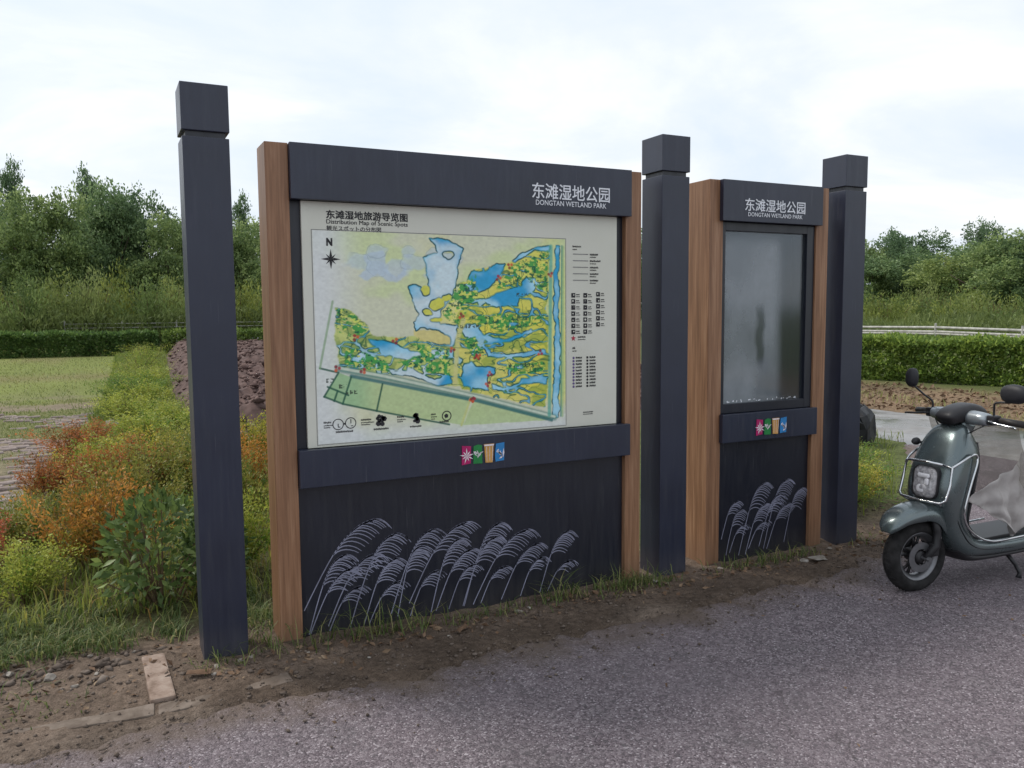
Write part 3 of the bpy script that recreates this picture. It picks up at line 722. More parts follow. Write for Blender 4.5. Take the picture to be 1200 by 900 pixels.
# painted map, computed as a colour print on a fine grid
def srgb(c): return np.where(np.array(c) <= 10, np.array(c)/255/12.92, ((np.array(c)/255+.055)/1.055)**2.4)
MW, MH = 540, 400
uu, vv = np.meshgrid((np.arange(MW)+.5)/MW, (np.arange(MH)+.5)/MH)
def wob2(seed, amp=.010, f=14):
    return (uu+(fbm(uu*f, vv*f, seed, 3)-.5)*amp*2, vv+(fbm(uu*f, vv*f, seed+40, 3)-.5)*amp*2)
def inside(poly, U, Vv):
    r = np.zeros(U.shape, bool); n = len(poly); j = n-1
    for i in range(n):
        xi, yi = poly[i]; xj, yj = poly[j]
        c_ = ((yi > Vv) != (yj > Vv)) & (U < (xj-xi)*(Vv-yi)/((yj-yi) or 1e-9)+xi)
        r ^= c_; j = i
    return r
def blur(a, n):
    a = a.astype(float)
    for _ in range(n):
        a = (np.roll(a, 1, 0)+np.roll(a, -1, 0)+np.roll(a, 1, 1)+np.roll(a, -1, 1)+a*2)/6
    return a
def mixc(im, c, f): return im*(1-f[..., None]) + srgb(c)*f[..., None]
im = np.ones((MH, MW, 3))*srgb((198, 200, 178))
im = mixc(im, (214, 208, 128), sstep(.36, .62, fbm(uu*3.2, vv*3.2, 3, 4))*.85)
im = mixc(im, (190, 204, 150), sstep(.5, .66, fbm(uu*5, vv*5+7, 4, 3))*.6)
im = mixc(im, (205, 208, 208), np.clip(sstep(.20, .02, uu)+sstep(.12, .0, vv)*.9, 0, 1)*.9)
U1, V1 = wob2(11, .016, 11); U2, V2 = wob2(14, .006, 45); U1 += U2-uu; V1 += V2-vv
isl = blur(inside(GROUNDS['isl'], U1, V1), 3); lef = blur(inside(GROUNDS['left'], U1, V1), 3)
im = mixc(im, (208, 200, 96), isl*.92*(.6+.4*fbm(uu*9, vv*9, 21, 3)))
im = mixc(im, (142, 160, 82), isl*sstep(.5, .62, fbm(uu*15, vv*15, 22, 3))*.75)
im = mixc(im, (182, 190, 112), lef*.85)
im = mixc(im, (120, 142, 84), lef*sstep(.48, .6, fbm(uu*26, vv*26, 23, 3))*.7)
fl = blur(inside(GROUNDS['fields'], uu, vv), 1); fr_ = blur(inside(GROUNDS['fieldr'], uu, vv), 1)
im = mixc(im, (176, 192, 146), np.clip(fl+fr_, 0, 1)*.9)
im = mixc(im, (140, 176, 140), fl*sstep(.24, .12, uu)*.7)
im = mixc(im, (202, 192, 134), blur(inside(GROUNDS['sand'], U1, V1), 2)*.9)
W = np.zeros_like(uu)
for k, p in enumerate(WATER):
    w = blur(inside(p, U1, V1), 1)
    if k == 1: im = mixc(im, (176, 190, 205), blur(w, 3)*.75); continue
    W = np.maximum(W, w)
for k, (ca, cb, ra, rb) in enumerate(((.50, .90, .022, .020), (.455, .66, .030, .030), (.49, .69, .020, .016), (.42, .62, .022, .014), (.45, .58, .028, .012), (.40, .72, .016, .03))):    # islets in the big lake
    ell = np.hypot((U1-ca)/ra, (V1-cb)/rb); isle = sstep(1.15, .9, ell); W = W*(1-isle); im = mixc(im, (196, 196, 96), isle*.9)
for k, (sd_, th_, msk) in enumerate(((101, .5, isl), (104, .52, isl), (107, .5, lef), (110, .47, lef))):        # branching side channels
    cf = fbm(U1*(5 if k % 2 else 8)+k*3, V1*(12 if k % 2 else 9), sd_, 3); W = np.maximum(W, msk*sstep(.020, .008, np.abs(cf-th_))*.85)
for k in range(9):                                     # pale washes at the top
    ca, cb = .16+.045*k+.02*math.sin(k*2.3), .86+.05*math.sin(k*1.9); ell = np.hypot((U1-ca)/.045, (V1-cb)/.038)+1.1*(fbm(uu*16, vv*16, 200+k, 3)-.5); im = mixc(im, (180, 194, 204), sstep(1.1, .7, ell)*.6)
    im = mixc(im, (104, 124, 140), sstep(.07, .02, np.abs(ell-.95))*.30*sstep(.45, .6, fbm(uu*9, vv*9, 220+k, 2)))
deep = sstep(.40, .70, fbm(uu*8+3, vv*8, 33, 3)+.25*(1-blur(W, 9)))
palew = sstep(.38, .62, fbm(uu*6+2, vv*6, 38, 4))
im = mixc(im, (164, 204, 220), W); im = mixc(im, (206, 214, 214), W*palew*.75*sstep(.62, .5, uu)); im = mixc(im, (30, 138, 184), W*deep*.85)
rimw = np.clip(W-blur(W, 10), 0, 1)*2.0; im = mixc(im, (36, 150, 160), np.clip(rimw, 0, 1)*W*.85*sstep(.3, .6, fbm(uu*12, vv*12, 37, 2)))
gxm, gym = np.gradient(blur(W, 2)); ed = np.clip(np.hypot(gxm, gym)*9-1.0, 0, 1)
im = mixc(im, (20, 66, 70), ed*.9*(.5+.5*sstep(.35, .6, fbm(uu*30, vv*30, 35, 2))))
ring = np.clip(blur(W, 8)-W, 0, 1)*2.2
im = mixc(im, (46, 142, 98), np.clip(ring, 0, 1)*np.clip(isl+lef, 0, 1)*sstep(.42, .56, fbm(uu*60, vv*60, 36, 3))*.95)
for k, p in enumerate(VEG):
    vgm = blur(inside(p, U1, V1), 3)
    im = mixc(im, (66, 142, 74), vgm*sstep(.40, .56, fbm(uu*58, vv*58, 41+k, 3))*.95)
    im = mixc(im, (22, 78, 60), vgm*sstep(.58, .66, fbm(uu*80+9, vv*80, 61+k, 3))*.9)
    im = mixc(im, (206, 210, 120), vgm*sstep(.62, .70, fbm(uu*85, vv*85+4, 71+k, 2))*.8)
def line(im, pts, c, w, st=1.0):
    dmin = np.full(uu.shape, 9.0); asp = MW/MH
    for (x0, y0), (x1, y1) in zip(pts[:-1], pts[1:]):
        ax, ay = (x1-x0)*asp, y1-y0; L2 = ax*ax+ay*ay or 1e-9
        t = np.clip(((uu-x0)*asp*ax+(vv-y0)*ay)/L2, 0, 1)
        dmin = np.minimum(dmin, np.hypot((uu-x0)*asp-t*ax, vv-y0-t*ay))
    return mixc(im, c, sstep(w*1.6, w*.5, dmin)*st)
im = line(im, LINES[0], (64, 116, 108), .016, .75); im = line(im, [(a, b+.004) for a, b in LINES[0]], (192, 202, 186), .006)
im = line(im, LINES[1], (56, 104, 104), .008, .9)
for k in (2, 3, 4, 5, 6, 7, 8): im = line(im, LINES[k], (36, 82, 66), .0045, .9)
im = line(im, LINES[4], (204, 208, 150), .006, .8)
im = line(im, LINES[9], (120, 150, 110), .005, .7); im = line(im, LINES[10], (198, 196, 140), .012, .9)
im = line(im, [(.935, .96), (.925, .06)], (92, 160, 146), .010, .8); im = line(im, [(.99, .96), (.985, .05)], (150, 178, 130), .006, .7)
im = line(im, [(.985, .965), (.978, .05)], (60, 130, 120), .004, .8)
for k, th in enumerate((.40, .47, .54, .60)):      # fine ink contours on the islands
    cn_ = fbm(uu*7+k, vv*11, 84, 3); im = mixc(im, (44, 92, 58), np.clip(isl+lef, 0, 1)*(1-W)*sstep(.010, .002, np.abs(cn_-th))*.8)
gm = fbm(uu*90, vv*90, 91, 2); im *= (.90+.2*gm)[..., None]
for k, (a, b) in enumerate(REDS):
    for q in range(3):
        aa = a+.008*math.cos(q*2.1+k); bb = b+.010*math.sin(q*2.3+k)
        im = mixc(im, [(150, 50, 62), (120, 40, 52), (190, 96, 70)][q], sstep(.011, .005, np.hypot((uu-aa)*1.35, vv-bb))*.9)
for a, b, n_ in ((.13, .24, 3), (.82, .705, 4), (.80, .335, 6), (.59, .545, 5), (.055, .30, 2), (.10, .27, 2)):
    for q in range(n_):
        im = mixc(im, (40, 52, 44), ((np.abs(uu-a-.016*(q-n_/2)) < .006) & (np.abs(vv-b) < .010))*sstep(.4, .6, fbm(uu*160, vv*160, 95, 1))*.85)
xs = 1.095+1.33*np.arange(MW+1)/MW; zs_ = .925+.985*np.arange(MH+1)/MH
XX, ZZ = np.meshgrid(xs, zs_)
V = np.stack([XX, np.full_like(XX, .0113), ZZ], -1).reshape(-1, 3); b_ = MW+1
ii = (np.arange(MH)[:, None]*b_ + np.arange(MW)[None, :]).ravel()
F = np.stack([ii, ii+1, ii+b_+1, ii+b_], 1)
fc = np.concatenate([np.clip((im.mean(2, keepdims=True)+(im-im.mean(2, keepdims=True))*1.2)*1.22, 0, 1).reshape(-1, 3), np.ones((MW*MH, 1))], 1)
mesh_obj('map_print', nmesh('map_print', V, F, {'print': ('FACE', 'FLOAT_COLOR', fc)}, [MT['map']]), None, mp)

def flat(parent, name, mat, polys, y=.0104):
    mb = MB(); stuff_ = len(polys) > 5
    for pts in polys:
        mb.add([(a, y, b) for a, b in pts], [tuple(range(len(pts)))])
    o = mb.build(name, mat, parent)
    if stuff_: o['kind'] = 'stuff'
    return o
def rect(x, z, w, h): return [(x, z), (x+w, z), (x+w, z+h), (x, z+h)]
def ngon(x, z, r_, n, a0=0): return [(x+r_*math.cos(a0+2*math.pi*i/n), z+r_*math.sin(a0+2*math.pi*i/n)) for i in range(n)]
# thin frame line round the map
x0, x1, z0, z1 = 1.092, 2.427, .923, 1.912; t_ = .0022
flat(mp, 'frame_line', MT['print_grey'], [rect(x0, z1, x1-x0, t_), rect(x0, z0-t_, x1-x0, t_), rect(x0-t_, z0-t_, t_, z1-z0+2*t_), rect(x1, z0-t_, t_, z1-z0+2*t_)])
mesh_obj('north_letter', text_mesh('north_letter', 'N', 1.158, 1.186, 1.859, .036, .0104, .10), MT['print_black'], mp)
rose = []
for k in range(8):
    a = k*math.pi/4; l = .046 if k % 2 == 0 else .034; c_, s_ = math.cos(a), math.sin(a); w = .0065 if k % 2 == 0 else .004
    rose.append([(1.177+l*c_, 1.781+l*s_), (1.177-w*s_+.3*l*c_, 1.781+w*c_+.3*l*s_), (1.177+.006*c_, 1.781+.006*s_), (1.177+w*s_+.3*l*c_, 1.781-w*c_+.3*l*s_)])
rose.append(ngon(1.177, 1.781, .010, 10))
flat(mp, 'compass_rose', MT['print_black'], rose)
def scrawl(x, z, w, h, seed):      # one line of tiny print
    r = random.Random(seed); out = []; q = 0
    while q < w-.003:
        s_ = r.uniform(.004, .007); out.append(rect(x+q, z+r.uniform(0, .15)*h, min(s_, w-q)*.72, h*r.uniform(.7, 1.0))); q += s_
    return out
leg = scrawl(2.470, 1.870, .056, .009, 1)+scrawl(2.470, 1.856, .030, .006, 2)
gl_ = []
for k in range(5):
    z = 1.833-k*.0345
    gl_.append(rect(2.472, z, .095, .0036))
    leg += scrawl(2.578, z-.004, .055 if k != 1 else .070, .010, 10+k)+scrawl(2.578, z-.016, .042, .006, 30+k)
ic = []; iw = []
for c_, xx in enumerate((2.462, 2.537, 2.618)):
    for r_ in range(7 if c_ < 2 else 6):
        z = 1.605-r_*.0325+(.006 if c_ == 2 else 0)
        ic.append(rect(xx, z, .024, .024)); leg += scrawl(xx+.030, z+.012, .022, .007, c_*20+r_)+scrawl(xx+.030, z+.002, .026, .005, c_*31+r_)
        rr = random.Random(c_*7+r_)
        iw += [ngon(xx+.012+rr.uniform(-.004, .004), z+.012+rr.uniform(-.003, .003), rr.uniform(.003, .006), 3+rr.randrange(4), rr.uniform(0, 3))]
flat(mp, 'legend_rule', MT['print_grey'], gl_)
flat(mp, 'legend_pictogram', MT['print_black'], ic)
flat(mp, 'legend_pictogram_mark', MT['sheet'], iw, .0100)
star = [(2.474+(.017 if k % 2 == 0 else .007)*math.cos(math.pi/2+k*math.pi/5), 1.388+(.017 if k % 2 == 0 else .007)*math.sin(math.pi/2+k*math.pi/5)) for k in range(10)]
flat(mp, 'legend_star', MT['print_red'], [star])
leg += scrawl(2.502, 1.390, .050, .009, 77)+scrawl(2.502, 1.378, .050, .005, 78)+scrawl(2.468, 1.330, .018, .012, 79)+scrawl(2.468, 1.317, .028, .005, 80)
vi = []
for r_ in range(10):
    z = 1.283-r_*.0172
    for c_, xx in enumerate((2.475, 2.562)):
        (vi if c_ == 0 else leg).append(ngon(xx, z, .0068, 8))
        leg += scrawl(xx+.014, z-.005, .040, .011, 100+r_*2+c_)
flat(mp, 'legend_number', MT['print_violet'], vi)
leg += scrawl(2.535, .982, .065, .007, 200)+scrawl(2.535, .972, .065, .005, 201)      # caption below the blank corner
# the row of notices along the foot of the map
for x, z, w in ((1.122, 1.008, .045), (1.300, 1.010, .065), (1.480, 1.012, .045), (1.655, 1.014, .035)):
    leg += scrawl(x, z+.012, w*.8, .009, int(x*1000))+scrawl(x, z, w, .006, int(x*999))+scrawl(x, z-.010, w*.7, .006, int(x*998))
for x, z, w in ((1.178, .972, .085), (1.362, .972, .075), (1.545, .972, .060), (1.70, .985, .05)):
    leg += scrawl(x, z, w, .010, int(x*777))
flat(mp, 'legend_text', MT['print_black'], leg)
def ringp(x, z, r_, t, n=20): return [[(x+r_*math.cos(a), z+r_*math.sin(a)), (x+r_*math.cos(b), z+r_*math.sin(b)), (x+(r_-t)*math.cos(b), z+(r_-t)*math.sin(b)), (x+(r_-t)*math.cos(a), z+(r_-t)*math.sin(a))] for a, b in ((2*math.pi*i/n, 2*math.pi*(i+1)/n) for i in range(n))]
pic = ringp(1.190, 1.013, .027, .004)+ringp(1.250, 1.016, .027, .004)+[rect(1.188, 1.0, .004, .016), rect(1.190, .998, .010, .004), rect(1.249, 1.014, .004, .020), rect(1.251, 1.000, .010, .004), rect(1.217, 1.010, .008, .008)]
pic += ringp(1.738, 1.018, .026, .005)+[ngon(1.736, 1.018, .012, 5, .5)]
for xx, sd in ((1.400, 3), (1.585, 8)):
    rr = random.Random(sd)
    pic += [ngon(xx+rr.uniform(-.02, .02), 1.016+rr.uniform(-.022, .022), rr.uniform(.007, .014), 5+rr.randrange(3), rr.uniform(0, 3)) for _ in range(9)]
flat(mp, 'notice_pictogram', MT['print_black'], pic, .0102)

# ---- narrow cabinet board
B2 = tag(empty('display_cabinet', (3.86, .10, 0)), 'narrow navy board with a dim glass-fronted cabinet and white reed motifs', 'display cabinet')
PB = (-3.86, -.10, 0)
s0, s1 = 3.388, 4.2381; sw = .102
for x0 in (s0, s1):
    put(MB().box(x0, x0+sw, .008, .194, -.10, 2.2846).build('side_post', MT['wood'], B2, bevel=.003))
def header2(z0, z1, x0, x1, name):
    mb = MB(); mb.box(x0, x1, -.0242, .006, z0, z1); mb.box(s0+sw+.001, s1-.001, .0065, .14, z0+.002, z1-.002)
    return put(mb.build(name, MT['navy'], B2, bevel=.0025))
h2 = header2(2.0488, 2.2846, 3.4615, 4.2577, 'header_beam'); l2 = header2(.742, .912, 3.4800, 4.2500, 'lower_beam')
for nm, me in (('lettering', text_mesh('lettering', '东滩湿地公园', 3.624, 4.104, 2.1475, .074, -.0264, .018)), ('lettering', text_mesh('lettering', 'DONGTAN WETLAND PARK', 3.648, 4.082, 2.092, .024, -.0264, .012))):
    mesh_obj(nm, me, MT['print_white'], h2)
tiles(B2, 3.735, 3.992, .770, .868, -.0242)
lp2 = put(MB().box(s0+sw+.001, s1-.001, .034, .13, -.06, .744).build('lower_panel', MT['navy_panel'], B2))
for k, (a, b, c, d) in enumerate(REEDS_B):
    mesh_obj('reed_motif', reed(a+.012, b, min(c, 4.205), d, 60+k).mesh('reed_motif'), MT['reed'], lp2, (0, .0322-.0004*(k % 4), 0))
xi0, xi1 = s0+sw+.001, s1-.001
fz0, fz1 = .914, 2.047
put(MB().box(xi0, xi1, .150, .165, fz0, fz1).build('back_panel', MT['navy_panel'], B2))
fr2 = MB()
fr2.box(xi0, xi0+.030, .020, .149, fz0, fz1); fr2.box(xi1-.062, xi1, .020, .149, fz0, fz1)
fr2.box(xi0+.0302, xi1-.0622, .020, .149, fz0, fz0+.055); fr2.box(xi0+.0302, xi1-.0622, .020, .149, fz1-.050, fz1)
put(fr2.build('door_frame', MT['navy_panel'], B2, bevel=.002))
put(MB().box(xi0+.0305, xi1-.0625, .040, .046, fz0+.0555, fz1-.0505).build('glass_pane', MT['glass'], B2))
# beads of condensation along the bottom of the pane
r = random.Random(4); mb = MB()
for k in range(26):
    x = xi0+.045+r.random()*.58; z = fz0+.058+r.random()*.012; w = r.uniform(.006, .016)
    mb.add([(x, .0385, z), (x+w, .0385, z+r.uniform(-.002, .003)), (x+w*.8, .0385, z+r.uniform(.004, .010)), (x+.1*w, .0385, z+r.uniform(.003, .009))], [(0, 1, 2, 3)])
o = put(mb.build('lime_marks', MT['print_white'], B2)); o['kind'] = 'stuff'

# ================================================================== SCOOTER
m = Mat('scooter_paint', 0.24, 0.5, 0.65)
n1 = m.noise(m.coord(), 5, 5); n2 = m.noise(m.coord(), 40, 4)
c = m.ramp(n1, [(0.3, (0.100, 0.130, 0.134)), (0.7, (0.135, 0.166, 0.170))]); c = m.mix(m.rng(n1, 0.5, 0.75, 0.0, 0.35), c, (0.15, 0.15, 0.145))
m.col(c); m.put(m.b.inputs['Roughness'], m.rng(n1, 0.3, 0.7, 0.20, 0.34)); m.set(Coat_Weight=0.6, Coat_Roughness=0.12); MT['paint'] = m.m
MT['tyre'] = plain('tyre_rubber', (0.022, 0.021, 0.021), 0.85, 0.25, var=0.5, scale=25)
MT['black'] = plain('black_plastic', (0.020, 0.019, 0.021), 0.45, 0.4, var=0.2)
MT['rim'] = plain('rim_grey', (0.20, 0.20, 0.21), 0.4, 0.5, 0.7)
MT['chrome'] = plain('chrome', (0.62, 0.63, 0.64), 0.16, 0.5, 1.0, var=0.06)
MT['silver'] = plain('silver_plastic', (0.33, 0.36, 0.38), 0.3, 0.5, 0.5, var=0.08)
MT['bright'] = plain('bright_reflector', (0.78, 0.76, 0.78), 0.25, 0.5, 0.0, var=0.1)
MT['seat'] = plain('seat_vinyl', (0.03, 0.026, 0.024), 0.55)
MT['red'] = plain('red_lens', (0.35, 0.01, 0.01), 0.2, 0.5)
MT['mirror_back'] = plain('mirror_shell', (0.022, 0.022, 0.026), 0.55, 0.35)
m = Mat('headlight_lens', 0.08, 0.5)
n1 = m.noise(m.coord(), 60, 3); m.col(m.ramp(n1, [(0.35, (0.22, 0.21, 0.22)), (0.65, (0.50, 0.48, 0.49))])); m.set(Coat_Weight=0.8); MT['lens'] = m.m
m = Mat('clear_film', 0.1, 0.5)
tr = m.n('ShaderNodeBsdfTransparent', {'Color': (0.9, 0.89, 0.87)}); gl2 = m.n('ShaderNodeBsdfGlossy', {'Color': (0.9, 0.9, 0.9), 'Roughness': 0.22})
df = m.n('ShaderNodeBsdfDiffuse', {'Color': (0.42, 0.39, 0.36)})
s1_ = m.n('ShaderNodeMixShader', {0: 0.10, 1: tr.outputs[0], 2: gl2.outputs[0]})
s2_ = m.n('ShaderNodeMixShader', {0: m.rng(m.noise(m.coord(), 7, 4), 0.35, 0.7, 0.06, 0.24), 1: s1_.outputs[0], 2: df.outputs[0]})
m.t.links.new(s2_.outputs[0], m.out.inputs[0]); MT['film'] = m.m
m = Mat('pale_sheet', 0.75, 0.2)
n1 = m.noise(m.coord(), 9, 5); m.col(m.ramp(n1, [(0.3, (0.30, 0.275, 0.26)), (0.7, (0.50, 0.47, 0.45))])); m.bump(m.noise(m.coord(), 30, 4), .25, .01); MT['cloth'] = m.m

SCO = tag(empty('motor_scooter', (4.11, -.85, 0), R(-2)), 'grey-green motor scooter with chrome front guard parked at the right edge', 'scooter')
def sup(t, w, n=2.6):
    c_, s_ = math.cos(t), math.sin(t)
    return (math.copysign(abs(c_)**(2/n), c_)*w[0], math.copysign(abs(s_)**(2/n), s_)*w[1])
def loft(path, N=28, n=2.8):
    """path: (a, z, half thickness, half width) in the xz-plane, width along y"""
    rings = []
    for i, (a, z, t, w) in enumerate(path):
        p0 = path[max(0, i-1)]; p1 = path[min(len(path)-1, i+1)]
        da, dz = p1[0]-p0[0], p1[1]-p0[1]; l = math.hypot(da, dz) or 1
        na, nz = -dz/l, da/l
        ring = []
        for j in range(N):
            q, b = sup(2*math.pi*j/N, (t, w), n)
            ring.append((a+na*q, b, z+nz*q))
        rings.append(ring)
    return MB().rings(rings)
def spline(pts, k=5):
    """Catmull-Rom through tuples"""
    out = []; n = len(pts)
    for i in range(n-1):
        p0, p1, p2, p3 = (np.array(pts[max(0, i-1)], float), np.array(pts[i], float), np.array(pts[i+1], float), np.array(pts[min(n-1, i+2)], float))
        for q in range(k):
            t = q/k
            out.append(tuple(.5*((2*p1)+(-p0+p2)*t+(2*p0-5*p1+4*p2-p3)*t*t+(-p0+3*p1-3*p2+p3)*t**3)))
    out.append(tuple(pts[-1])); return out

def wheel(name, parent, r0, tw, disc=True):
    w = empty(name); w.parent = parent
    prof = []
    for k in range(13):
        t = -1.9+3.8*k/12
        prof.append((r0-tw*.92+tw*.92*math.cos(t*.82), tw*math.sin(t*.82)))
    MB().lathe(prof+[(r0-tw*1.45, tw*.62), (r0-tw*1.45, -tw*.62)], 48, 'y').build('tyre', MT['tyre'], w, smooth=True)
    ty = w.children[0]
    tb = MB()
    for k in range(44):                                        # tread blocks
        a = 2*math.pi*k/44
        for sgn in (-1, 1):
            pts = []
            for da, b in ((-.035, .2), (.03, .25), (.055, .78), (-.01, .72)):
                for rr in (r0-.004, r0+.0035):
                    dr = rr - (abs(b)*.9)**2.2*tw*.55
                    pts.append((dr*math.cos(a+da*(1)), sgn*b*tw*.8, dr*math.sin(a+da)))
            tb.add(pts, [(1, 3, 5, 7), (0, 1, 3, 2), (2, 3, 5, 4), (4, 5, 7, 6), (6, 7, 1, 0)])
    tb.build('tread', MT['tyre'], w)
    rr = r0-tw*1.4
    MB().lathe([(rr, -tw*.7), (rr+.006, -tw*.72), (rr+.006, -tw*.6), (rr-.012, -tw*.45), (rr-.012, tw*.45), (rr+.006, tw*.6), (rr+.006, tw*.72), (rr, tw*.7), (rr-.022, tw*.30), (rr-.022, -tw*.30)], 40, 'y').build('rim', MT['rim'], w, smooth=True)
    sp = MB()
    for k in range(5):
        a = 2*math.pi*k/5+.3; c_, s_ = math.cos(a), math.sin(a)
        for sg in (-.10, .10):
            sp.tube([(.025*math.cos(a+sg*2), 0, .025*math.sin(a+sg*2)), (rr*.6*math.cos(a+sg*1.6), -.004, rr*.6*math.sin(a+sg*1.6)), ((rr-.01)*math.cos(a+sg*2.4), 0, (rr-.01)*math.sin(a+sg*2.4))], [.012, .008, .010], 6)
    sp.build('spokes', MT['black'], w, smooth=True)
    MB().lathe([(.0, -.05), (.03, -.05), (.036, -.035), (.036, .035), (.03, .05), (0, .05)], 20, 'y').build('hub', MT['black'], w, smooth=True)
    if disc:
        for yy in (-.045,):
            MB().lathe([(.045, yy-.002), (.082, yy-.002), (.082, yy+.002), (.045, yy+.002)], 32, 'y').build('brake_disc', MT['rim'], w)
    return w
fwh = wheel('front_wheel', SCO, .198, .050); fwh.location = (0, 0, .197); fwh.rotation_euler = (0, 0, R(-5))
# front fender: shell wrapped over the wheel
rings = []; rin = []
for (a, z, w, h) in spline([(-.226, .352, .030, .012), (-.214, .392, .062, .03), (-.17, .440, .082, .05), (-.10, .474, .092, .07), (0, .492, .098, .085), (.09, .480, .102, .10), (.17, .44, .104, .12), (.235, .36, .10, .11), (.262, .27, .085, .10)], 4):
    # section: inverted U; lower rim follows the tyre
    nx_, nz_ = (a-0), (z-.20); l = math.hypot(nx_, nz_); nx_, nz_ = nx_/l, nz_/l
    ring = []
    for k in range(15):
        t = math.pi*(k/14); b = -math.cos(t)*w; q = (math.sin(t)**.55-1)*h
        ring.append((a+nx_*q, b, z+nz_*q))
    for k in range(15):
        t = math.pi*(1-k/14); b = -math.cos(t)*(w-.004); q = (math.sin(t)**.55-1)*(h-.002)-.005
        ring.append((a+nx_*q, b, z+nz_*q))
    rings.append(ring)
MB().rings(rings).build('front_fender', MT['paint'], SCO, smooth=True)
# fork legs, axle, caliper
for sg in (-1, 1):
    mb = MB(); mb.tube([(.05, sg*.070, .44), (.075, sg*.076, .34), (.07, sg*.078, .26), (.0, sg*.074, .195)], [.02, .022, .022, .018], 10)
    mb.build('fork_leg', MT['black'], SCO, smooth=True)
MB().lathe([(0, -.10), (.012, -.10), (.014, -.088), (.009, -.085), (.009, .085), (.014, .088), (.012, .10), (0, .10)], 12, 'y', (0, 0, .197)).build('axle', MT['rim'], SCO)
MB().box(.045, .095, -.082, -.045, .20, .275).build('brake_caliper', MT['black'], SCO, bevel=.01)
MB().rod((.078, -.083, .305), (.078, -.094, .305), .011, n=10).build('bolt', MT['chrome'], SCO)
# body
body = spline([(.322, .858, .035, .045), (.305, .848, .068, .088), (.276, .815, .088, .118), (.244, .750, .100, .138), (.206, .655, .110, .148), (.172, .555, .104, .150), (.170, .465, .092, .147), (.180, .390, .080, .142), (.200, .315, .075, .142), (.262, .248, .066, .148), (.36, .222, .050, .152), (.55, .212, .046, .156), (.78, .214, .046, .158), (1.0, .222, .05, .155), (1.10, .228, .05, .15)], 4)
bd = loft(body, 36, 3.7).build('body_shell', MT['paint'], SCO, smooth=True)
loft(spline([(.20, .235, .03, .120), (.27, .185, .032, .130), (.36, .168, .026, .135), (.6, .163, .022, .138), (1.0, .166, .022, .138)], 4)).build('belly_pan', MT['black'], SCO, smooth=True)
MB().box(.36, .98, -.115, .115, .252, .268).build('floor_mat', MT['black'], SCO, bevel=.006)
# panel seam lines and inner legshield
loft(spline([(.362, .80, .012, .085), (.342, .70, .012, .115), (.305, .58, .012, .125), (.272, .45, .012, .125), (.268, .37, .012, .12), (.30, .295, .012, .12), (.38, .268, .010, .115)], 4), 20).build('inner_shield', MT['black'], SCO, smooth=True)
# panel seams, shield emblem-free trim strip, ignition barrel, horn slots
for sg in (-1, 1):
    MB().tube(spline([(.205, sg*.1425, .40), (.26, sg*.149, .335), (.34, sg*.1535, .285), (.46, sg*.1565, .262)], 4), .0022, 5).build('panel_seam', MT['black'], SCO)
    MB().tube(spline([(.13, sg*.1375, .45), (.155, sg*.1425, .385), (.19, sg*.1435, .330), (.25, sg*.149, .262), (.36, sg*.1535, .222), (.6, sg*.157, .205)], 4), .0020, 5).build('panel_seam', MT['black'], SCO)
for k in range(4):
    MB().box(.088, .100, -.055, .055, .452+k*.011, .457+k*.011).build('horn_slot', MT['black'], SCO)
MB().rod((.352, -.055, .765), (.372, -.055, .765), .014, n=14).build('ignition_barrel', MT['chrome'], SCO)
# headlight
hl = empty('headlight'); hl.parent = SCO
def rrect(y0, y1, z0, z1, r_, n=5):
    out = []
    for cx_, cz_, a0 in ((y1-r_, z1-r_, 0), (y0+r_, z1-r_, 90), (y0+r_, z0+r_, 180), (y1-r_, z0+r_, 270)):
        for k in range(n+1):
            a = R(a0+90*k/n); out.append((cx_+r_*math.cos(a), cz_+r_*math.sin(a)))
    return out
def nose(y, z):          # the front face of the body at (y, z)
    best = None
    for (a, zz_, t, w) in body:
        pass
    a = np.interp(z, [.46, .56, .66, .75], [.078, .066, .096, .146])
    return a + .55*y*y/.15
rg = []
for da, k in ((.02, 1.04), (-.012, 1.04), (-.018, 1.0), (-.010, .97)):
    rg.append([(nose(0, .585)+da+.10*(z-.585), y*k, .585+(z-.585)*k) for y, z in rrect(-.076, .076, .508, .682, .045)])
MB().rings(rg, cap=False).build('headlight_bezel', MT['black'], hl, smooth=False)
rg = []
for da, k in ((.0, .99), (-.012, .97), (-.022, .76), (-.027, .40), (-.028, .02)):
    rg.append([(nose(0, .585)+da+.10*(z-.585), y*k, .585+(z-.585)*k) for y, z in rrect(-.076, .076, .508, .682, .045)])
MB().rings(rg).build('headlight_lens', MT['lens'], hl, smooth=True)
for (y, z, w, h) in ((.0, .632, .040, .012), (.012, .560, .026, .022), (-.022, .60, .014, .02)):
    MB().rings([[(nose(0, .585)-.0285+.10*(zz_-.585), yy, zz_) for yy, zz_ in rrect(y-w, y+w, z-h, z+h, min(w, h)*.9)], [(nose(0, .585)-.032+.10*(zz_-.585), y+(yy-y)*.8, z+(zz_-z)*.8) for yy, zz_ in rrect(y-w, y+w, z-h, z+h, min(w, h)*.9)]]).build('reflector', MT['bright'], hl, smooth=True)
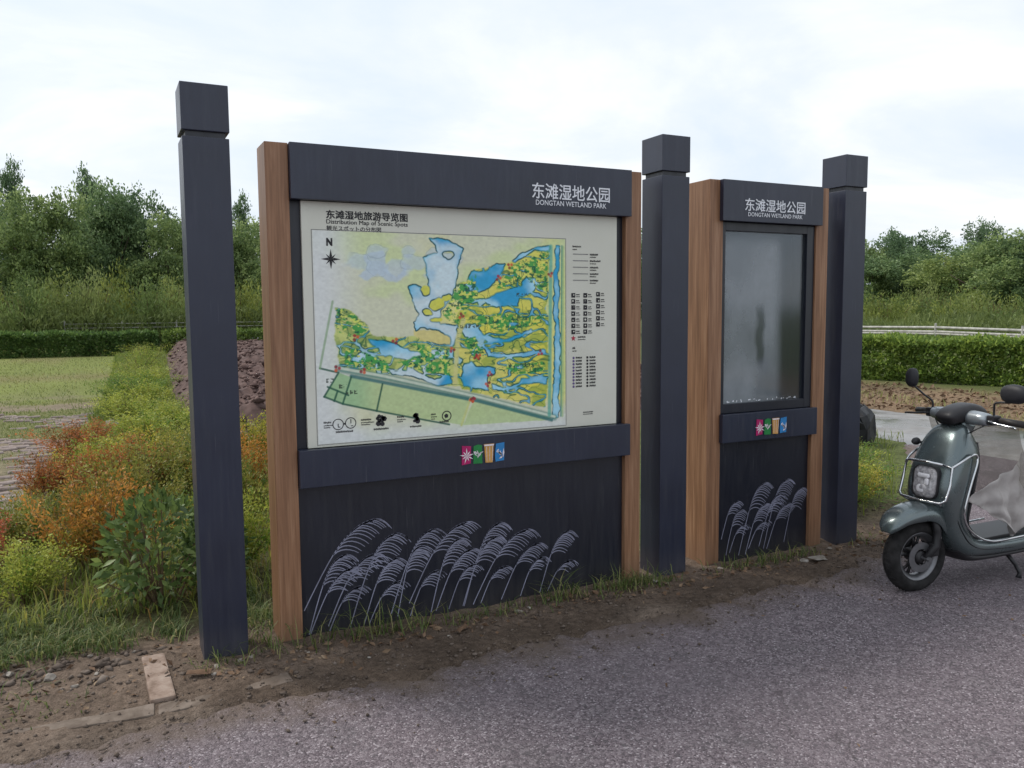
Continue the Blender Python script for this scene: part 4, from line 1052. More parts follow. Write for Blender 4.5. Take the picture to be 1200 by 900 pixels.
# chrome guard round the nose and down the shield edges
gd = empty('front_guard'); gd.parent = SCO
fr_pts = [(.070, -.100, .702), (.058, .0, .708), (.070, .100, .702), (.088, .140, .690), (.072, .146, .60), (.045, .142, .52), (.030, .122, .502), (.018, 0, .500), (.030, -.122, .502), (.045, -.142, .52), (.072, -.146, .60), (.088, -.140, .690), (.070, -.100, .702)]
MB().tube(fr_pts, .0075, 8).build('guard_frame', MT['chrome'], gd, smooth=True)
for sg in (-1, 1):
    MB().tube(spline([(.088, sg*.140, .690), (.13, sg*.152, .715), (.22, sg*.158, .752), (.262, sg*.156, .742), (.258, sg*.158, .70), (.225, sg*.160, .62), (.19, sg*.160, .52), (.175, sg*.158, .44), (.20, sg*.158, .372), (.25, sg*.162, .325), (.31, sg*.166, .290), (.37, sg*.168, .272), (.46, sg*.168, .262), (.80, sg*.170, .268)], 4), .0065, 8).build('side_rail', MT['chrome'], gd, smooth=True)
    MB().tube([(.030, sg*.122, .502), (.06, sg*.10, .48), (.12, sg*.09, .46)], .006, 6).build('stay', MT['chrome'], gd, smooth=True)
# turn signal lamps on the shoulders
for sg in (-1, 1):
    if sg < 0: continue
    o = MB().tube([(.20, sg*.10, .775), (.19, sg*.150, .785)], [.008, .008], 8).build('signal_stalk', MT['black'], SCO, smooth=True)
    MB().lathe([(0, -.028), (.012, -.026), (.020, -.012), (.022, .004), (.016, .016), (0, .018)], 16, 'x', (.19, sg*.165, .785)).build('signal_lamp', MT['black'], SCO, smooth=True)
# head column, console and handlebar (slightly turned)
hb_ = empty('handlebar', (.36, 0, 0), R(-7)); hb_.parent = SCO
loft(spline([(-.045, .80, .055, .060), (-.03, .85, .05, .055), (-.01, .90, .055, .06)], 3), 20).build('neck', MT['paint'], hb_, smooth=True)
loft(spline([(-.150, .918, .012, .025), (-.140, .925, .034, .060), (-.09, .945, .046, .070), (-.01, .962, .048, .074), (.05, .957, .044, .072), (.090, .943, .030, .060), (.105, .935, .012, .030)], 4), 28, 3.2).build('console', MT['black'], hb_, smooth=True)
for sg in (-1, 1):
    mb = MB(); rgs = []
    for t, rx_, rz_ in ((.05, .046, .040), (.08, .046, .040), (.13, .042, .037), (.178, .038, .033), (.186, .026, .024)):
        rgs.append([(-.02-t*.05+rx_*math.cos(q), sg*t, .938+rz_*math.sin(q)) for q in [2*math.pi*k/18 for k in range(18)]])
    mb.rings(rgs).build('bar_cover', MT['silver'], hb_, smooth=True)
    MB().tube([(-.025, sg*.17, .938), (-.005, sg*.24, .938), (.02, sg*.34, .93)], [.012, .012, .012], 10).build('bar_tube', MT['black'], hb_, smooth=True)
    MB().tube([(-.006, sg*.235, .938), (.006, sg*.29, .935), (.022, sg*.355, .930)], [.018, .0175, .019], 12).build('grip', MT['seat'], hb_, smooth=True)
    MB().rings([[(-.02+dx_*.030, sg*yy, .938+dz_*.026) for dx_, dz_ in ((-1, -1), (1, -1), (1, 1), (-1, 1))] for yy in (.184, .226)]).build('switch_block', MT['black'], hb_, bevel=.008)
    MB().tube(spline([(-.048, sg*.195, .935), (-.062, sg*.24, .930), (-.052, sg*.30, .922), (-.05, sg*.355, .918), (-.062, sg*.37, .916)], 3), .0055, 8).build('brake_lever', MT['chrome'] if sg < 0 else MT['black'], hb_, smooth=True)
    mr = empty('mirror', (.36, 0, 0), R(-7)); mr.parent = SCO
    top = (-.02-.07, .275, 1.085) if sg > 0 else (-.05, -.325, 1.045)
    MB().tube(spline([(-.02, sg*.205, .96), (-.022, sg*.207, 1.0), (-.05, sg*.24, 1.035), top], 4), .0055, 8).build('mirror_stem', MT['black'], mr, smooth=True)
    rgs = []
    for d_, k in ((.016, .72), (.018, .94), (.008, 1.0), (-.008, .97), (-.02, .80), (-.027, .45), (-.029, .05)):
        rgs.append([(top[0]+d_, top[1]+sg*.02+k*(.036 if sg > 0 else .078)*math.copysign(abs(math.cos(q))**.85, math.cos(q)), top[2]+.046+k*(.056 if sg > 0 else .050)*math.copysign(abs(math.sin(q))**.85, math.sin(q))) for q in [2*math.pi*j/28 for j in range(28)]])
    def turn(rs):
        return rs
        c_, s_ = math.cos(.9), math.sin(.9)
        return [[(top[0]+(p[0]-top[0])*c_-(p[1]-top[1])*s_, top[1]+(p[0]-top[0])*s_+(p[1]-top[1])*c_, p[2]) for p in r0_] for r0_ in rs]
    rgs = turn(rgs)
    MB().rings(rgs).build('mirror_shell', MT['mirror_back'], mr, smooth=True)
    MB().rings(turn([[(top[0]+.0165, top[1]+sg*.02+k*(.030 if sg > 0 else .070)*math.cos(q), top[2]+.046+k*.043*math.sin(q)) for q in [2*math.pi*j/24 for j in range(24)]] for k in (.98, .02)])).build('mirror_glass', MT['chrome'], mr)
for k, pts in enumerate(([(-.02, -.19, .925), (-.07, -.12, .87), (-.05, -.04, .82)], [(-.02, .19, .925), (-.08, .10, .88), (-.06, .03, .82)])):
    MB().tube(spline(pts, 4), .004, 6).build('brake_cable', MT['black'], hb_, smooth=True)
# rear half (mostly outside the frame)
loft(spline([(1.05, .24, .05, .15), (1.08, .40, .06, .155), (1.12, .58, .08, .155)], 3), 24).build('seat_pedestal', MT['paint'], SCO, smooth=True)
loft(spline([(1.06, .58, .10, .13), (1.18, .60, .13, .17), (1.4, .60, .13, .17), (1.6, .62, .10, .13), (1.72, .65, .05, .07)], 4), 24).build('rear_body', MT['paint'], SCO, smooth=True)
loft(spline([(1.02, .735, .025, .08), (1.08, .755, .045, .13), (1.25, .765, .055, .15), (1.45, .79, .055, .14), (1.65, .80, .05, .12), (1.70, .80, .02, .06)], 4), 24).build('seat', MT['seat'], SCO, smooth=True)
rw = wheel('rear_wheel', SCO, .200, .055, False); rw.location = (1.38, 0, .198)
loft(spline([(1.13, .25, .05, .10), (1.28, .24, .05, .10), (1.40, .21, .04, .09)], 3), 20).build('motor_arm', MT['black'], SCO, smooth=True)
MB().tube([(1.44, -.09, .24), (1.53, -.10, .45), (1.56, -.10, .56)], .02, 10).build('shock_absorber', MT['chrome'], SCO, smooth=True)
MB().lathe([(0, -.02), (.04, -.015), (.045, 0), (.03, .02), (0, .022)], 20, 'x', (1.77, 0, .66)).build('tail_lamp', MT['red'], SCO, smooth=True)
MB().tube([(.62, -.10, .15), (.65, -.135, .09), (.665, -.150, .045), (.655, -.152, .018)], [.012, .011, .011, .018], 8).build('side_stand', MT['black'], SCO, smooth=True)

# clear apron and pale sheet hung over the scooter
def sheet(name, fn, nu, nv, mat, th=.003):
    vs = []; fs = []
    for i in range(nu+1):
        for j in range(nv+1): vs.append(fn(i/nu, j/nv))
    for i in range(nu):
        for j in range(nv): a = i*(nv+1)+j; fs.append((a, a+1, a+nv+2, a+nv+1))
    o = MB().add(vs, fs).build(name, mat, None, smooth=True)
    md = o.modifiers.new('thick', 'SOLIDIFY'); md.thickness = th; md.offset = 0
    return o
def film(u, v):       # u: across (far -> near), v: down
    y = -.62-.46*u; x = 4.50+.22*v+.10*u+.018*math.sin(u*9+v*2); z = .905-.43*v-.02*math.sin(u*3)
    return (x, y+.01*math.sin(v*7), z)
tag(sheet('wind_apron', film, 22, 16, MT['film'], .0012), 'cloudy transparent wind apron hung behind the scooter handlebar', 'apron')
def cloth(u, v):      # u along top edge from nose to seat, v down towards the hanging tip
    top = np.array([4.33+.74*u, -1.00-.02*math.sin(u*5), .50+.36*u+.02*math.sin(u*9)])
    tipx = 4.57+.42*u*.9; low = np.array([tipx, -1.035, .262+.34*max(0, u-.35)*1.25+.26*max(0, .30-u)*1.5])
    p = top*(1-v)+low*v
    p[1] += .020*math.sin(u*14+v*3)*v+.010*math.sin(u*23)+.006*math.sin(u*41+v*9)+.005*math.sin(v*19-u*7); p[2] += .006*math.sin(u*31+v*5)*v
    return tuple(p)
tag(sheet('dust_sheet', cloth, 60, 34, MT['cloth'], .002), 'pale crumpled sheet with a pointed corner hanging over the scooter footboard', 'sheet')

# ================================================================== VEGETATION
def unit(a): return a/np.maximum(np.linalg.norm(a, axis=-1, keepdims=True), 1e-9)
def leafcards(C, D, L, W, tint, rng, fold=.25):
    """diamond leaves, folded along the midrib. C base points, D axis"""
    n = len(C); D = unit(D); rv = rng.normal(size=(n, 3)); S = unit(np.cross(D, rv)); N = np.cross(S, D)
    L = np.broadcast_to(L, (n,))[:, None]; W = np.broadcast_to(W, (n,))[:, None]
    mid = C+D*L*.45
    V = np.stack([C, mid+S*W*.5+N*W*fold, C+D*L, mid-S*W*.5+N*W*fold], 1).reshape(-1, 3)
    b = np.arange(n)*4
    F = np.stack([np.stack([b, b+1, b+2], 1), np.stack([b, b+2, b+3], 1)], 1).reshape(-1, 3)
    return V, F, np.repeat(np.clip(tint, 0, 1), 2)
def leafmesh(name, parts, mat):
    Vs, Fs, Ts = [], [], []; k = 0
    for V, F, T in parts: Vs.append(V); Fs.append(F+k); Ts.append(T); k += len(V)
    return nmesh(name, np.concatenate(Vs), np.concatenate(Fs), {'tint': ('FACE', 'FLOAT', np.concatenate(Ts))}, [mat])
def blades(P, H, lean, Wd, tint, rng):
    """curved grass blades, 3 triangles each"""
    n = len(P); a = rng.uniform(0, 6.283, n); d = np.stack([np.cos(a), np.sin(a), np.zeros(n)], 1); s = np.stack([-np.sin(a), np.cos(a), np.zeros(n)], 1)
    upv = np.array([0, 0, 1.0])[None]; H = H[:, None]; ln = np.broadcast_to(lean, (n,))[:, None]; w = np.broadcast_to(Wd, (n,))[:, None]/2
    m_ = P+upv*H*.55+d*H*ln*.3; t_ = P+upv*H*(1-.25*ln)+d*H*ln
    V = np.stack([P-s*w, P+s*w, m_-s*w*.8, m_+s*w*.8, t_], 1).reshape(-1, 3); b = np.arange(n)*5
    F = np.stack([np.stack([b, b+1, b+3], 1), np.stack([b, b+3, b+2], 1), np.stack([b+2, b+3, b+4], 1)], 1).reshape(-1, 3)
    return V, F, np.repeat(np.clip(tint, 0, 1), 3)

def crown(seed, kind):
    """crown about 1 high x 1 wide unit volume scaled later; returns leaf parts"""
    r = np.random.default_rng(seed); cl = []
    if kind == 'round':  lobes = [(r.normal(0, .21), r.normal(0, .21), z, r.uniform(.13, .24)) for z in np.linspace(.12, .84, 19)]
    elif kind == 'tall': lobes = [(r.normal(0, .15)*(1.1-z), r.normal(0, .15)*(1.1-z), z, .24-.17*z+r.uniform(0, .05)) for z in np.linspace(.12, .94, 19)]
    else:                lobes = [(r.uniform(-.36, .36), r.uniform(-.3, .3), z, r.uniform(.14, .24)) for z in np.linspace(.12, .80, 19)]
    C, T = [], []
    for lx, ly, lz, lr in lobes:
        nc = int(58*(lr/.22)**2)+6
        d = unit(r.normal(size=(nc, 3))); d[:, 2] = np.abs(d[:, 2])*.9+d[:, 2]*.1; rad = lr*r.uniform(.55, 1.08, nc)
        cc_ = np.array([lx, ly, lz])+unit(d)*rad[:, None]
        for c_ in cc_:
            k = 20; sg = r.uniform(.018, .036)
            C.append(c_+r.normal(0, 1, (k, 3))*np.array([sg, sg, sg*.7])); T.append(np.full(k, r.uniform(.1, .9))+r.normal(0, .12, k))
    C = np.concatenate(C); T = np.concatenate(T)
    D = unit(C-np.array([0, 0, .4]))*.5+r.normal(0, .6, C.shape); D[:, 2] += .1
    Ls = r.uniform(.018, .032, len(C))
    D[:, 2] *= .6; return leafcards(C, D, Ls, Ls*.62, T, r)
def trunkmesh(seed):
    r = random.Random(seed); mb = MB()
    mb.tube([(0, 0, -.02), (r.uniform(-.02, .02), r.uniform(-.02, .02), .25), (r.uniform(-.04, .04), r.uniform(-.04, .04), .55), (r.uniform(-.05, .05), 0, .85)], [.030, .024, .016, .005], 7)
    for k in range(7):
        a = r.uniform(0, 6.28); z = r.uniform(.22, .6); l = r.uniform(.18, .34)
        mb.tube([(0, 0, z), (math.cos(a)*l*.5, math.sin(a)*l*.5, z+.10), (math.cos(a)*l, math.sin(a)*l, z+.24)], [.012, .008, .003], 5)
    return mb.mesh('trunk', smooth=True)
TV = []
for sd, kd in ((1, 'round'), (2, 'round'), (3, 'wide'), (4, 'tall'), (5, 'round')):
    TV.append((leafmesh('crown', [crown(sd, kd)], MT['leaf']), trunkmesh(sd)))
for _, tm in TV: tm.materials.append(MT['bark'])
def tree(v, x, y, h, w, tintc, rz, name, label, group):
    t = tag(empty(name, (x, y, 0), rz), label, 'tree', group); t.scale = (w, w, h)
    c = mesh_obj('crown', TV[v][0], None, t); c.color = (*tintc, 1)
    mesh_obj('trunk', TV[v][1], None, t)
    return t
ORD = ['first', 'second', 'third', 'fourth', 'fifth', 'sixth', 'seventh', 'eighth', 'ninth', 'tenth', 'eleventh', 'twelfth', 'thirteenth', 'fourteenth']
rr = random.Random(12)
GL = (1.35, 1.35, 1.05); GD = (.80, .92, .95); GB = (1.1, 1.2, 1.1); GY = (1.6, 1.5, 1.05)
left_trees = [(-5.5, 46.0, 7.6, 6.0, 0, GB, 'bluish green rounded tree, outermost of the treeline at the left edge'),
 (-3.82, 50.1, 10.1, 3.6, 3, GD, 'dark pointed conifer-like tree, tallest at the far left edge'),
 (-2.6, 43.2, 7.2, 5.2, 1, GL, 'light green round tree in front of the pointed dark tree'),
 (-1.3, 42.2, 7.9, 5.0, 4, GL, 'light green round tree, second of the light crowns from the left edge'),
 (-.10, 48.2, 9.6, 4.2, 3, GD, 'dark tree with ragged top in the middle of the left treeline'),
 (1.0, 44.2, 8.3, 5.4, 0, GB, 'broad mid green tree just right of the ragged dark top'),
 (2.5, 46.2, 8.5, 5.6, 1, GD, 'dark green tree sloping down towards the left post'),
 (3.5, 43.1, 7.2, 5.0, 2, GL, 'olive green tree right beside the left post'),
 (5.2, 46.0, 7.2, 5.2, 4, GB, 'green tree half hidden behind the left post'),
 (6.6, 42.4, 6.6, 4.6, 0, GL, 'small round tree seen between the left post and the map board'),
 (8.54, 50.6, 9.0, 3.2, 3, GD, 'dark tree top rising between the left post and the map board'),
 (9.4, 45.0, 7.0, 5.4, 2, GB, 'green tree at the left rim of the map board'),
 (-8.6, 47.0, 9.0, 6.0, 4, GD, 'dark green tree at the far end of the left treeline')]
right_trees = [(38.8, 31.5, 5.2, 6.0, 1, GB, 'green tree half hidden behind the right post'),
 (43.3, 32.0, 6.0, 5.2, 0, GL, 'olive green tree just right of the right post'),
 (47.2, 33.6, 7.0, 5.0, 3, GD, 'dark bushy tree top, first peak right of the right post'),
 (46.4, 31.2, 6.9, 5.6, 4, GD, 'dark green round tree, second peak right of the right post'),
 (50.6, 32.4, 6.2, 6.0, 1, GB, 'distant tree in the dip of the right treeline'),
 (41.5, 24.8, 5.3, 6.4, 2, GY, 'light green spreading tree below the dip of the right treeline'),
 (50.4, 29.2, 7.7, 3.8, 4, GD, 'dark sparse tree sticking up highest on the right'),
 (40.5, 22.3, 5.5, 6.2, 0, GL, 'light green round tree in front of the sparse dark top'),
 (39.3, 20.5, 5.2, 5.6, 4, GB, 'grey green tree at the right edge of the picture'),
 (41.6, 19.4, 5.6, 6.0, 1, GD, 'dark green tree cut off by the right edge'),
 (44.0, 27.6, 6.0, 6.2, 2, GB, 'mid green broad tree behind the light green spreading one')]
for lst, grp in ((left_trees, 'trees of the left treeline'), (right_trees, 'trees of the right treeline')):
    for x, y, h, w, v, tc_, lab in lst:
        h *= .93 if x < 20 else .88
        tree(v, x, y, h, w, tc_, rr.uniform(0, 6.28), 'tree', lab, grp)
wood = []
for i in range(9):       # the wood goes on behind the boards and beyond the frame
    x = 13+i*3.4; y = 47-i*1.6
    Vc, Fc, Tc = crown(100+i, ('round', 'wide')[i % 2]); wood.append((Vc*np.array([6.0, 6.0, 6.4])+np.array([x, y, 0]), Fc, Tc))
for i in range(12):      # ... and goes on outside the picture on both sides
    x, y = ((43+i*.8, 16-i*4.2) if i < 8 else (-12-(i-8)*4.5, 46-(i-8)*2))
    Vc, Fc, Tc = crown(120+i, ('round', 'wide')[i % 2]); wood.append((Vc*np.array([6.4, 6.4, 6.0+(i % 3)*.6])+np.array([x, y, 0]), Fc, Tc))
o = mesh_obj('far_wood', leafmesh('far_wood', wood, MT['leaf'])); o.color = (*GB, 1); tag(o, 'continuous green wood beyond the boards', 'wood', kind='stuff')

# feathery bushes in front of the trees
def bushmesh(seed, n=5200, L=(.035, .075), up_=.9):
    r = np.random.default_rng(seed); C = []; D = []; T = []
    for k in range(34):
        a = r.uniform(0, 6.28); tl = r.uniform(0, .75); d = np.array([math.cos(a)*tl, math.sin(a)*tl, 1.0]); d /= np.linalg.norm(d); b = np.array([math.cos(a), math.sin(a), 0])*r.uniform(0, .22); ln = r.uniform(.55, 1.0)*(1-.25*tl)
        m_ = n//34; t = r.uniform(.12, 1, m_)**.8*ln
        p = b+d*t[:, None]+r.normal(0, .06, (m_, 3)); C.append(p); D.append(d[None]*up_+r.normal(0, .5, (m_, 3))); T.append(np.full(m_, r.uniform(.15, .85))+r.normal(0, .13, m_))
    C = np.concatenate(C); D = np.concatenate(D); T = np.concatenate(T); C[:, 2] = np.abs(C[:, 2]); Ls = r.uniform(*L, len(C))
    return leafcards(C, D, Ls, Ls*.28, T, r)
def stemmesh(seed, n=16, h=.8, rad=.006):
    r = random.Random(seed); mb = MB()
    for k in range(n):
        a = r.uniform(0, 6.28); l = r.uniform(.05, .45)
        mb.tube([(math.cos(a)*.04, math.sin(a)*.04, -.03), (math.cos(a)*l*.5, math.sin(a)*l*.5, h*.5), (math.cos(a)*l, math.sin(a)*l, h*r.uniform(.75, 1))], [rad, rad*.7, rad*.3], 4)
    return mb.mesh('stems')
BV = [(leafmesh('foliage', [bushmesh(20+i)], MT['leaf_bright']), stemmesh(20+i)) for i in range(3)]
for _, sm in BV: sm.materials.append(MT['twig'])
def bush(name, var, x, y, h, w, colr, label, group, cat='bush', rz=None):
    t = tag(empty(name, (x, y, 0 if y > 20 else float(ground_z(x, y))), rr.uniform(0, 6.28) if rz is None else rz), label, cat, group); t.scale = (w, w, h)
    c = mesh_obj('foliage', var[0], None, t); c.color = (*colr, 1); mesh_obj('stems', var[1], None, t)
    return t
lb_ = [(-5.6, 36, 3.3), (-3.9, 35, 3.4), (-2.4, 33, 3.1), (-1.4, 34.2, 3.4), (-.2, 33.2, 3.5), (1.1, 35.2, 3.7), (2.0, 33, 3.3), (3.1, 34.1, 3.3), (4.3, 33.2, 3.2), (5.6, 33.0, 3.3), (6.9, 33.8, 3.0), (8.3, 34, 3.1)]
for i, (x, y, h) in enumerate(lb_):
    bush('bush', BV[i % 3], x, y, h*1.02, 2.5, [(1, 1, .95), (1.15, 1.1, .9), (.85, .95, .85), (1.3, 1.2, .8)][i*7 % 4], 'feathery light green bush below the left trees, %s from the left edge' % ORD[i], 'feathery bushes below the left trees')
rb_ = [(29.2, 22.6, 2.7), (30.8, 21.9, 2.8), (29.8, 20.0, 2.4), (33.9, 21.3, 2.9), (32.9, 19.3, 2.6), (31.7, 17.5, 2.5), (30.4, 15.8, 2.2), (30.1, 14.4, 2.0), (33.5, 15.2, 2.8)]
for i, (x, y, h) in enumerate(rb_):
    bush('bush', BV[(i+1) % 3], x, y, h, 2.6, [(1.05, 1.05, .95), (.8, .92, .85), (1.25, 1.2, .85)][i % 3], 'feathery green bush below the right trees, %s along from the right post' % ORD[i], 'feathery bushes below the right trees')
# low scrub in front, as one mass
r = np.random.default_rng(5); n = 15000
def scrub(n, x0, x1, y0, y1, h0, h1, r):
    x = r.uniform(x0, x1, n); y = r.uniform(y0, y1, n); hh = (h0+(h1-h0)*fbm(x*.7, y*.7, 8, 3))
    z = hh*r.uniform(0, 1, n)**.6
    D = r.normal(0, .5, (n, 3)); D[:, 2] += 1
    return leafcards(np.stack([x, y, z], 1), D, r.uniform(.14, .32, n), r.uniform(.03, .06, n), np.clip(fbm(x*.6, y*.6, 9, 3)+r.normal(0, .15, n), 0, 1), r)
o = mesh_obj('scrub', leafmesh('scrub', [scrub(13000, -8, 11, 31.6, 33.5, .9, 1.9, r), scrub(12000, 25.5, 29.5, 9, 24, .5, 1.6, r)], MT['leaf_bright'])); o.color = (1, 1, .95, 1)
tag(o, 'low tangled green scrub below the bushes', 'scrub', kind='stuff')

# clipped hedges
def hedge(name, x0, x1, y0, y1, h, n, Ls, label, colr, seed, rz=0, loc=(0, 0, 0)):
    r = np.random.default_rng(seed); t = tag(empty(name, loc, rz), label, 'hedge')
    face = r.uniform(0, 1, n); x = r.uniform(x0, x1, n); y = r.uniform(y0, y1, n); z = r.uniform(0, 1, n)*h
    top = face < .34; fr1 = (face >= .34) & (face < .84); fr2 = (face >= .84) & (face < .94)
    inn = r.exponential(.05, n)
    lump = (fbm(x*2.2+9, y*2.2, seed, 4)-.5)*1.5
    z = np.where(top, h*(1+.22*lump)-inn, z*(1+.22*lump)); y = np.where(fr1, y0+inn+.45*(fbm(x*2.0, z*2.5, seed+1, 4)-.5), y); x = np.where(fr2 & (x < (x0+x1)/2), x0+inn, np.where(fr2, x1-inn, x)); 
    y = np.where(fr2 & (r.uniform(0, 1, n) < .5), y1-inn, y)
    C = np.stack([x, y, z], 1); D = r.normal(0, .7, (n, 3)); D[:, 2] += .7*top+.3; D[:, 1] -= .6*fr1
    L = r.uniform(Ls*.7, Ls*1.3, n)
    o = mesh_obj('foliage', leafmesh('foliage', [leafcards(C, D, L, L*.5, np.where(top, .68, .40)*0+.5+.5*lump+r.normal(0, .22, n), r)], MT['leaf_hedge']), None, t); o.color = (*colr, 1)
    mb = MB(); q = random.Random(seed)
    for k in range(int((x1-x0)*5)):
        xx = q.uniform(x0, x1); yy = q.uniform(y0+.4, y1-.3)
        mb.tube([(xx, yy, -.03), (xx+q.uniform(-.1, .1), yy+q.uniform(-.1, .1), h*.5), (xx+q.uniform(-.25, .25), yy+q.uniform(-.2, .2), h*.9)], [.018, .013, .006], 4)
    mb.build('branches', MT['bark'], t)
    return t
hedge('hedge', -9, 2.3, 0, 1.3, .82, 20000, .13, 'long clipped dark hedge behind the lawn on the left', (.85, .95, .85), 41, R(-4), (-.2, 30.2, 0))
hedge('hedge', 0, 13, 0, 1.6, .86, 46000, .105, 'clipped green hedge beyond the wet lane on the right', (1.7, 1.6, 1.1), 42, R(-71.5), (13.35, 13.0, 0))
hedge('hedge', 0, 9, 0, 1.2, .85, 8000, .13, 'loose light green hedge behind the ploughed soil', (1.25, 1.2, .9), 43, R(-2), (2.4, 30.6, 0))

# rail fences
def rails(name, pts, zs_, label, rad=.035):
    t = tag(empty(name, (0, 0, 0)), label, 'fence')
    for z in zs_:
        MB().tube([(x, y, zz0+z) for x, y, zz0 in pts], rad, 8).build('rail', MT['rail'], t, smooth=True)
    for i in range(len(pts)-1):
        (xa, ya, za_), (xb, yb, zb_) = pts[i], pts[i+1]; n_ = max(1, int(math.hypot(xb-xa, yb-ya)/2.0))
        for k in range(n_):
            q = k/n_; MB().rod((xa+(xb-xa)*q, ya+(yb-ya)*q+.06, -.05), (xa+(xb-xa)*q, ya+(yb-ya)*q+.06, za_+max(zs_)+.12), .035, .03, 8).build('fence_post', MT['rail'], t)
    return t
MT['rail'] = plain('weathered_rail', (0.40, 0.39, 0.36), 0.8, 0.2, var=0.3, scale=6)
rails('rail_fence', [(22.0, 17.0, 0), (21.52, 14.4, 0), (21.3, 11.5, .03), (20.72, 8.7, 0), (20.2, 6.0, 0)], (.77, .83, .95), 'pale grey rail fence behind the right hedge')
rails('rail_fence', [(-1.0, 32.2, 0), (3.0, 32.1, 0), (6.5, 31.9, 0), (10, 31.8, 0)], (1.02, 1.18), 'thin pale rail fence behind the left hedge and ploughed soil', .014)

# ---- flower-bed strip: rusty, yellow and green shrubs one by one
def shrubmesh(seed, n=5200, L=(.026, .056), ratio=.42, spread=.55):
    r = np.random.default_rng(seed); C = []; D = []; T = []; mb = MB(); q = random.Random(seed)
    K = 46
    for k in range(K):
        a = r.uniform(0, 6.28); tl = abs(r.normal(0, spread)); d = np.array([math.cos(a)*tl, math.sin(a)*tl, 1.0]); d /= np.linalg.norm(d); b = np.array([math.cos(a), math.sin(a), 0])*r.uniform(0, .16); ln = r.uniform(.55, 1.05)
        m_ = n//K; t = r.uniform(.18, 1, m_)**.75*ln
        p = b+d*t[:, None]+r.normal(0, .045, (m_, 3)); C.append(p); D.append(d[None]*.9+r.normal(0, .55, (m_, 3))); T.append(np.full(m_, r.uniform(.2, .8))+r.normal(0, .16, m_)+.15*(t-.5))
        if k % 2 == 0:
            e = b+d*ln*.95; mb.tube([tuple(b*.5+np.array([0, 0, -.04])), tuple(b+d*ln*.5), tuple(e)], [.006, .0045, .002], 3, False)
    C = np.concatenate(C); D = np.concatenate(D); T = np.concatenate(T); C[:, 2] = np.abs(C[:, 2]); Ls = r.uniform(*L, len(C))
    return leafmesh('foliage', [leafcards(C, D, Ls, Ls*ratio, T, r)], MT['leaf_shrub']), mb.mesh('stems')
SV = [shrubmesh(60+i) for i in range(3)]+[shrubmesh(70+i, 2600, (.028, .05), .3, .8) for i in range(2)]
for _, sm in SV: sm.materials.append(MT['twig'])
RUST = (.56, .22, .085); ORG = (.64, .33, .085); YEL = (.56, .52, .10); OLV = (.36, .36, .095); YGR = (.50, .57, .12); GRN = (.22, .36, .08); RED = (.56, .16, .09)
bed = [(-.22, 3.9, .38, .45, RUST, 'rust red feathery shrub at the left edge of the pavers'),
 (-.05, 5.9, .40, .75, RUST, 'rusty shrub, farthest of the rusty ones beside the pavers'),
 (.36, 3.6, .50, .62, RUST, 'rusty brown shrub in the middle of the overgrown bed'),
 (-.30, 2.25, .36, .55, OLV, 'olive brown straggly shrub at the left picture edge'),
 (.10, 1.75, .56, .62, ORG, 'big orange brown shrub in front of the overgrown bed'),
 (.55, 4.55, .45, .70, YEL, 'yellow shrub left of the left post, middle height'),
 (.70, 3.4, .52, .68, OLV, 'yellow olive shrub touching the left post'),
 (.15, 4.3, .40, .62, YEL, 'yellow shrub between the two rusty shrubs'),
 (-.22, 1.30, .32, .48, YGR, 'low green olive shrub at the left edge near the grass'),
 (-.52, 1.75, .36, .42, RED, 'small red tipped shrub cut by the left picture edge'),
 (.62, 6.6, .42, .9, YGR, 'yellow green shrub behind the pale stone'),
 (.55, 9.2, .42, .9, YGR, 'yellow green shrub halfway along the bed'),
 (.72, 12.4, .45, .95, GRN, 'green shrub at the far half of the bed'),
 (.95, 16.2, .50, 1.0, YGR, 'yellow green shrub in the far half of the bed'),
 (1.10, 20.6, .68, 1.15, YGR, 'rounded yellow green shrub at the far end of the bed'),
 (1.45, 26.0, .60, 1.3, YGR, 'last pale shrub of the bed below the hedge'),
 (.98, 7.9, .38, .7, YGR, 'yellow green shrub close behind the left post'),
 (1.22, 3.15, .55, .55, ORG, 'orange shrub glowing between left post and map board'),
 (1.52, 4.6, .52, .7, YEL, 'yellow orange shrub in the gap before the ploughed soil'),
 (1.02, 2.05, .58, .55, OLV, 'olive shrub in the gap between left post and map board'),
 (.86, 1.25, .50, .50, YGR, 'low green yellow shrub behind the gap beside the left post'),
 (.90, 11.0, .42, .85, YGR, 'yellow green shrub beside the ploughed soil, nearer one'),
 (1.02, 14.2, .45, .9, YGR, 'yellow green shrub beside the ploughed soil, farther one'),
 (.35, 2.55, .55, .62, OLV, 'brown olive shrub behind the leafy green bush'),
 (.30, 5.1, .36, .66, YGR, 'low green yellow shrub between the rusty ones')]
for i, (x, y, h, w, c_, lab) in enumerate(bed):
    bush('shrub', SV[i % 3] if y < 15 else SV[3+i % 2], x, y, h*1.05, w*1.1, c_, lab, 'shrubs of the overgrown bed', 'shrub')
for i, (x, y, h, w, c_, lab) in enumerate([(5.25, .62, .36, .62, GRN, 'yellow green shrub at the foot of the right post'), (5.75, 1.05, .36, .70, YGR, 'yellowish shrub beside the black bag'), (6.4, 1.75, .30, .70, GRN, 'green shrub behind the scooter, below the black bag'), (7.1, 2.35, .22, .60, OLV, 'olive shrub at the edge of the wet lane'), (4.98, .50, .40, .42, OLV, 'low brown green shrub against the right post'), (5.5, .72, .30, .5, YEL, 'yellowish tuft of shrub at the asphalt edge behind the scooter wheel'), (6.0, 1.55, .34, .62, GRN, 'darker green shrub in the middle of the verge by the right post')]):
    bush('shrub', SV[i % 3], x, y, h, w, c_, lab, 'shrubs beside the right post', 'shrub')

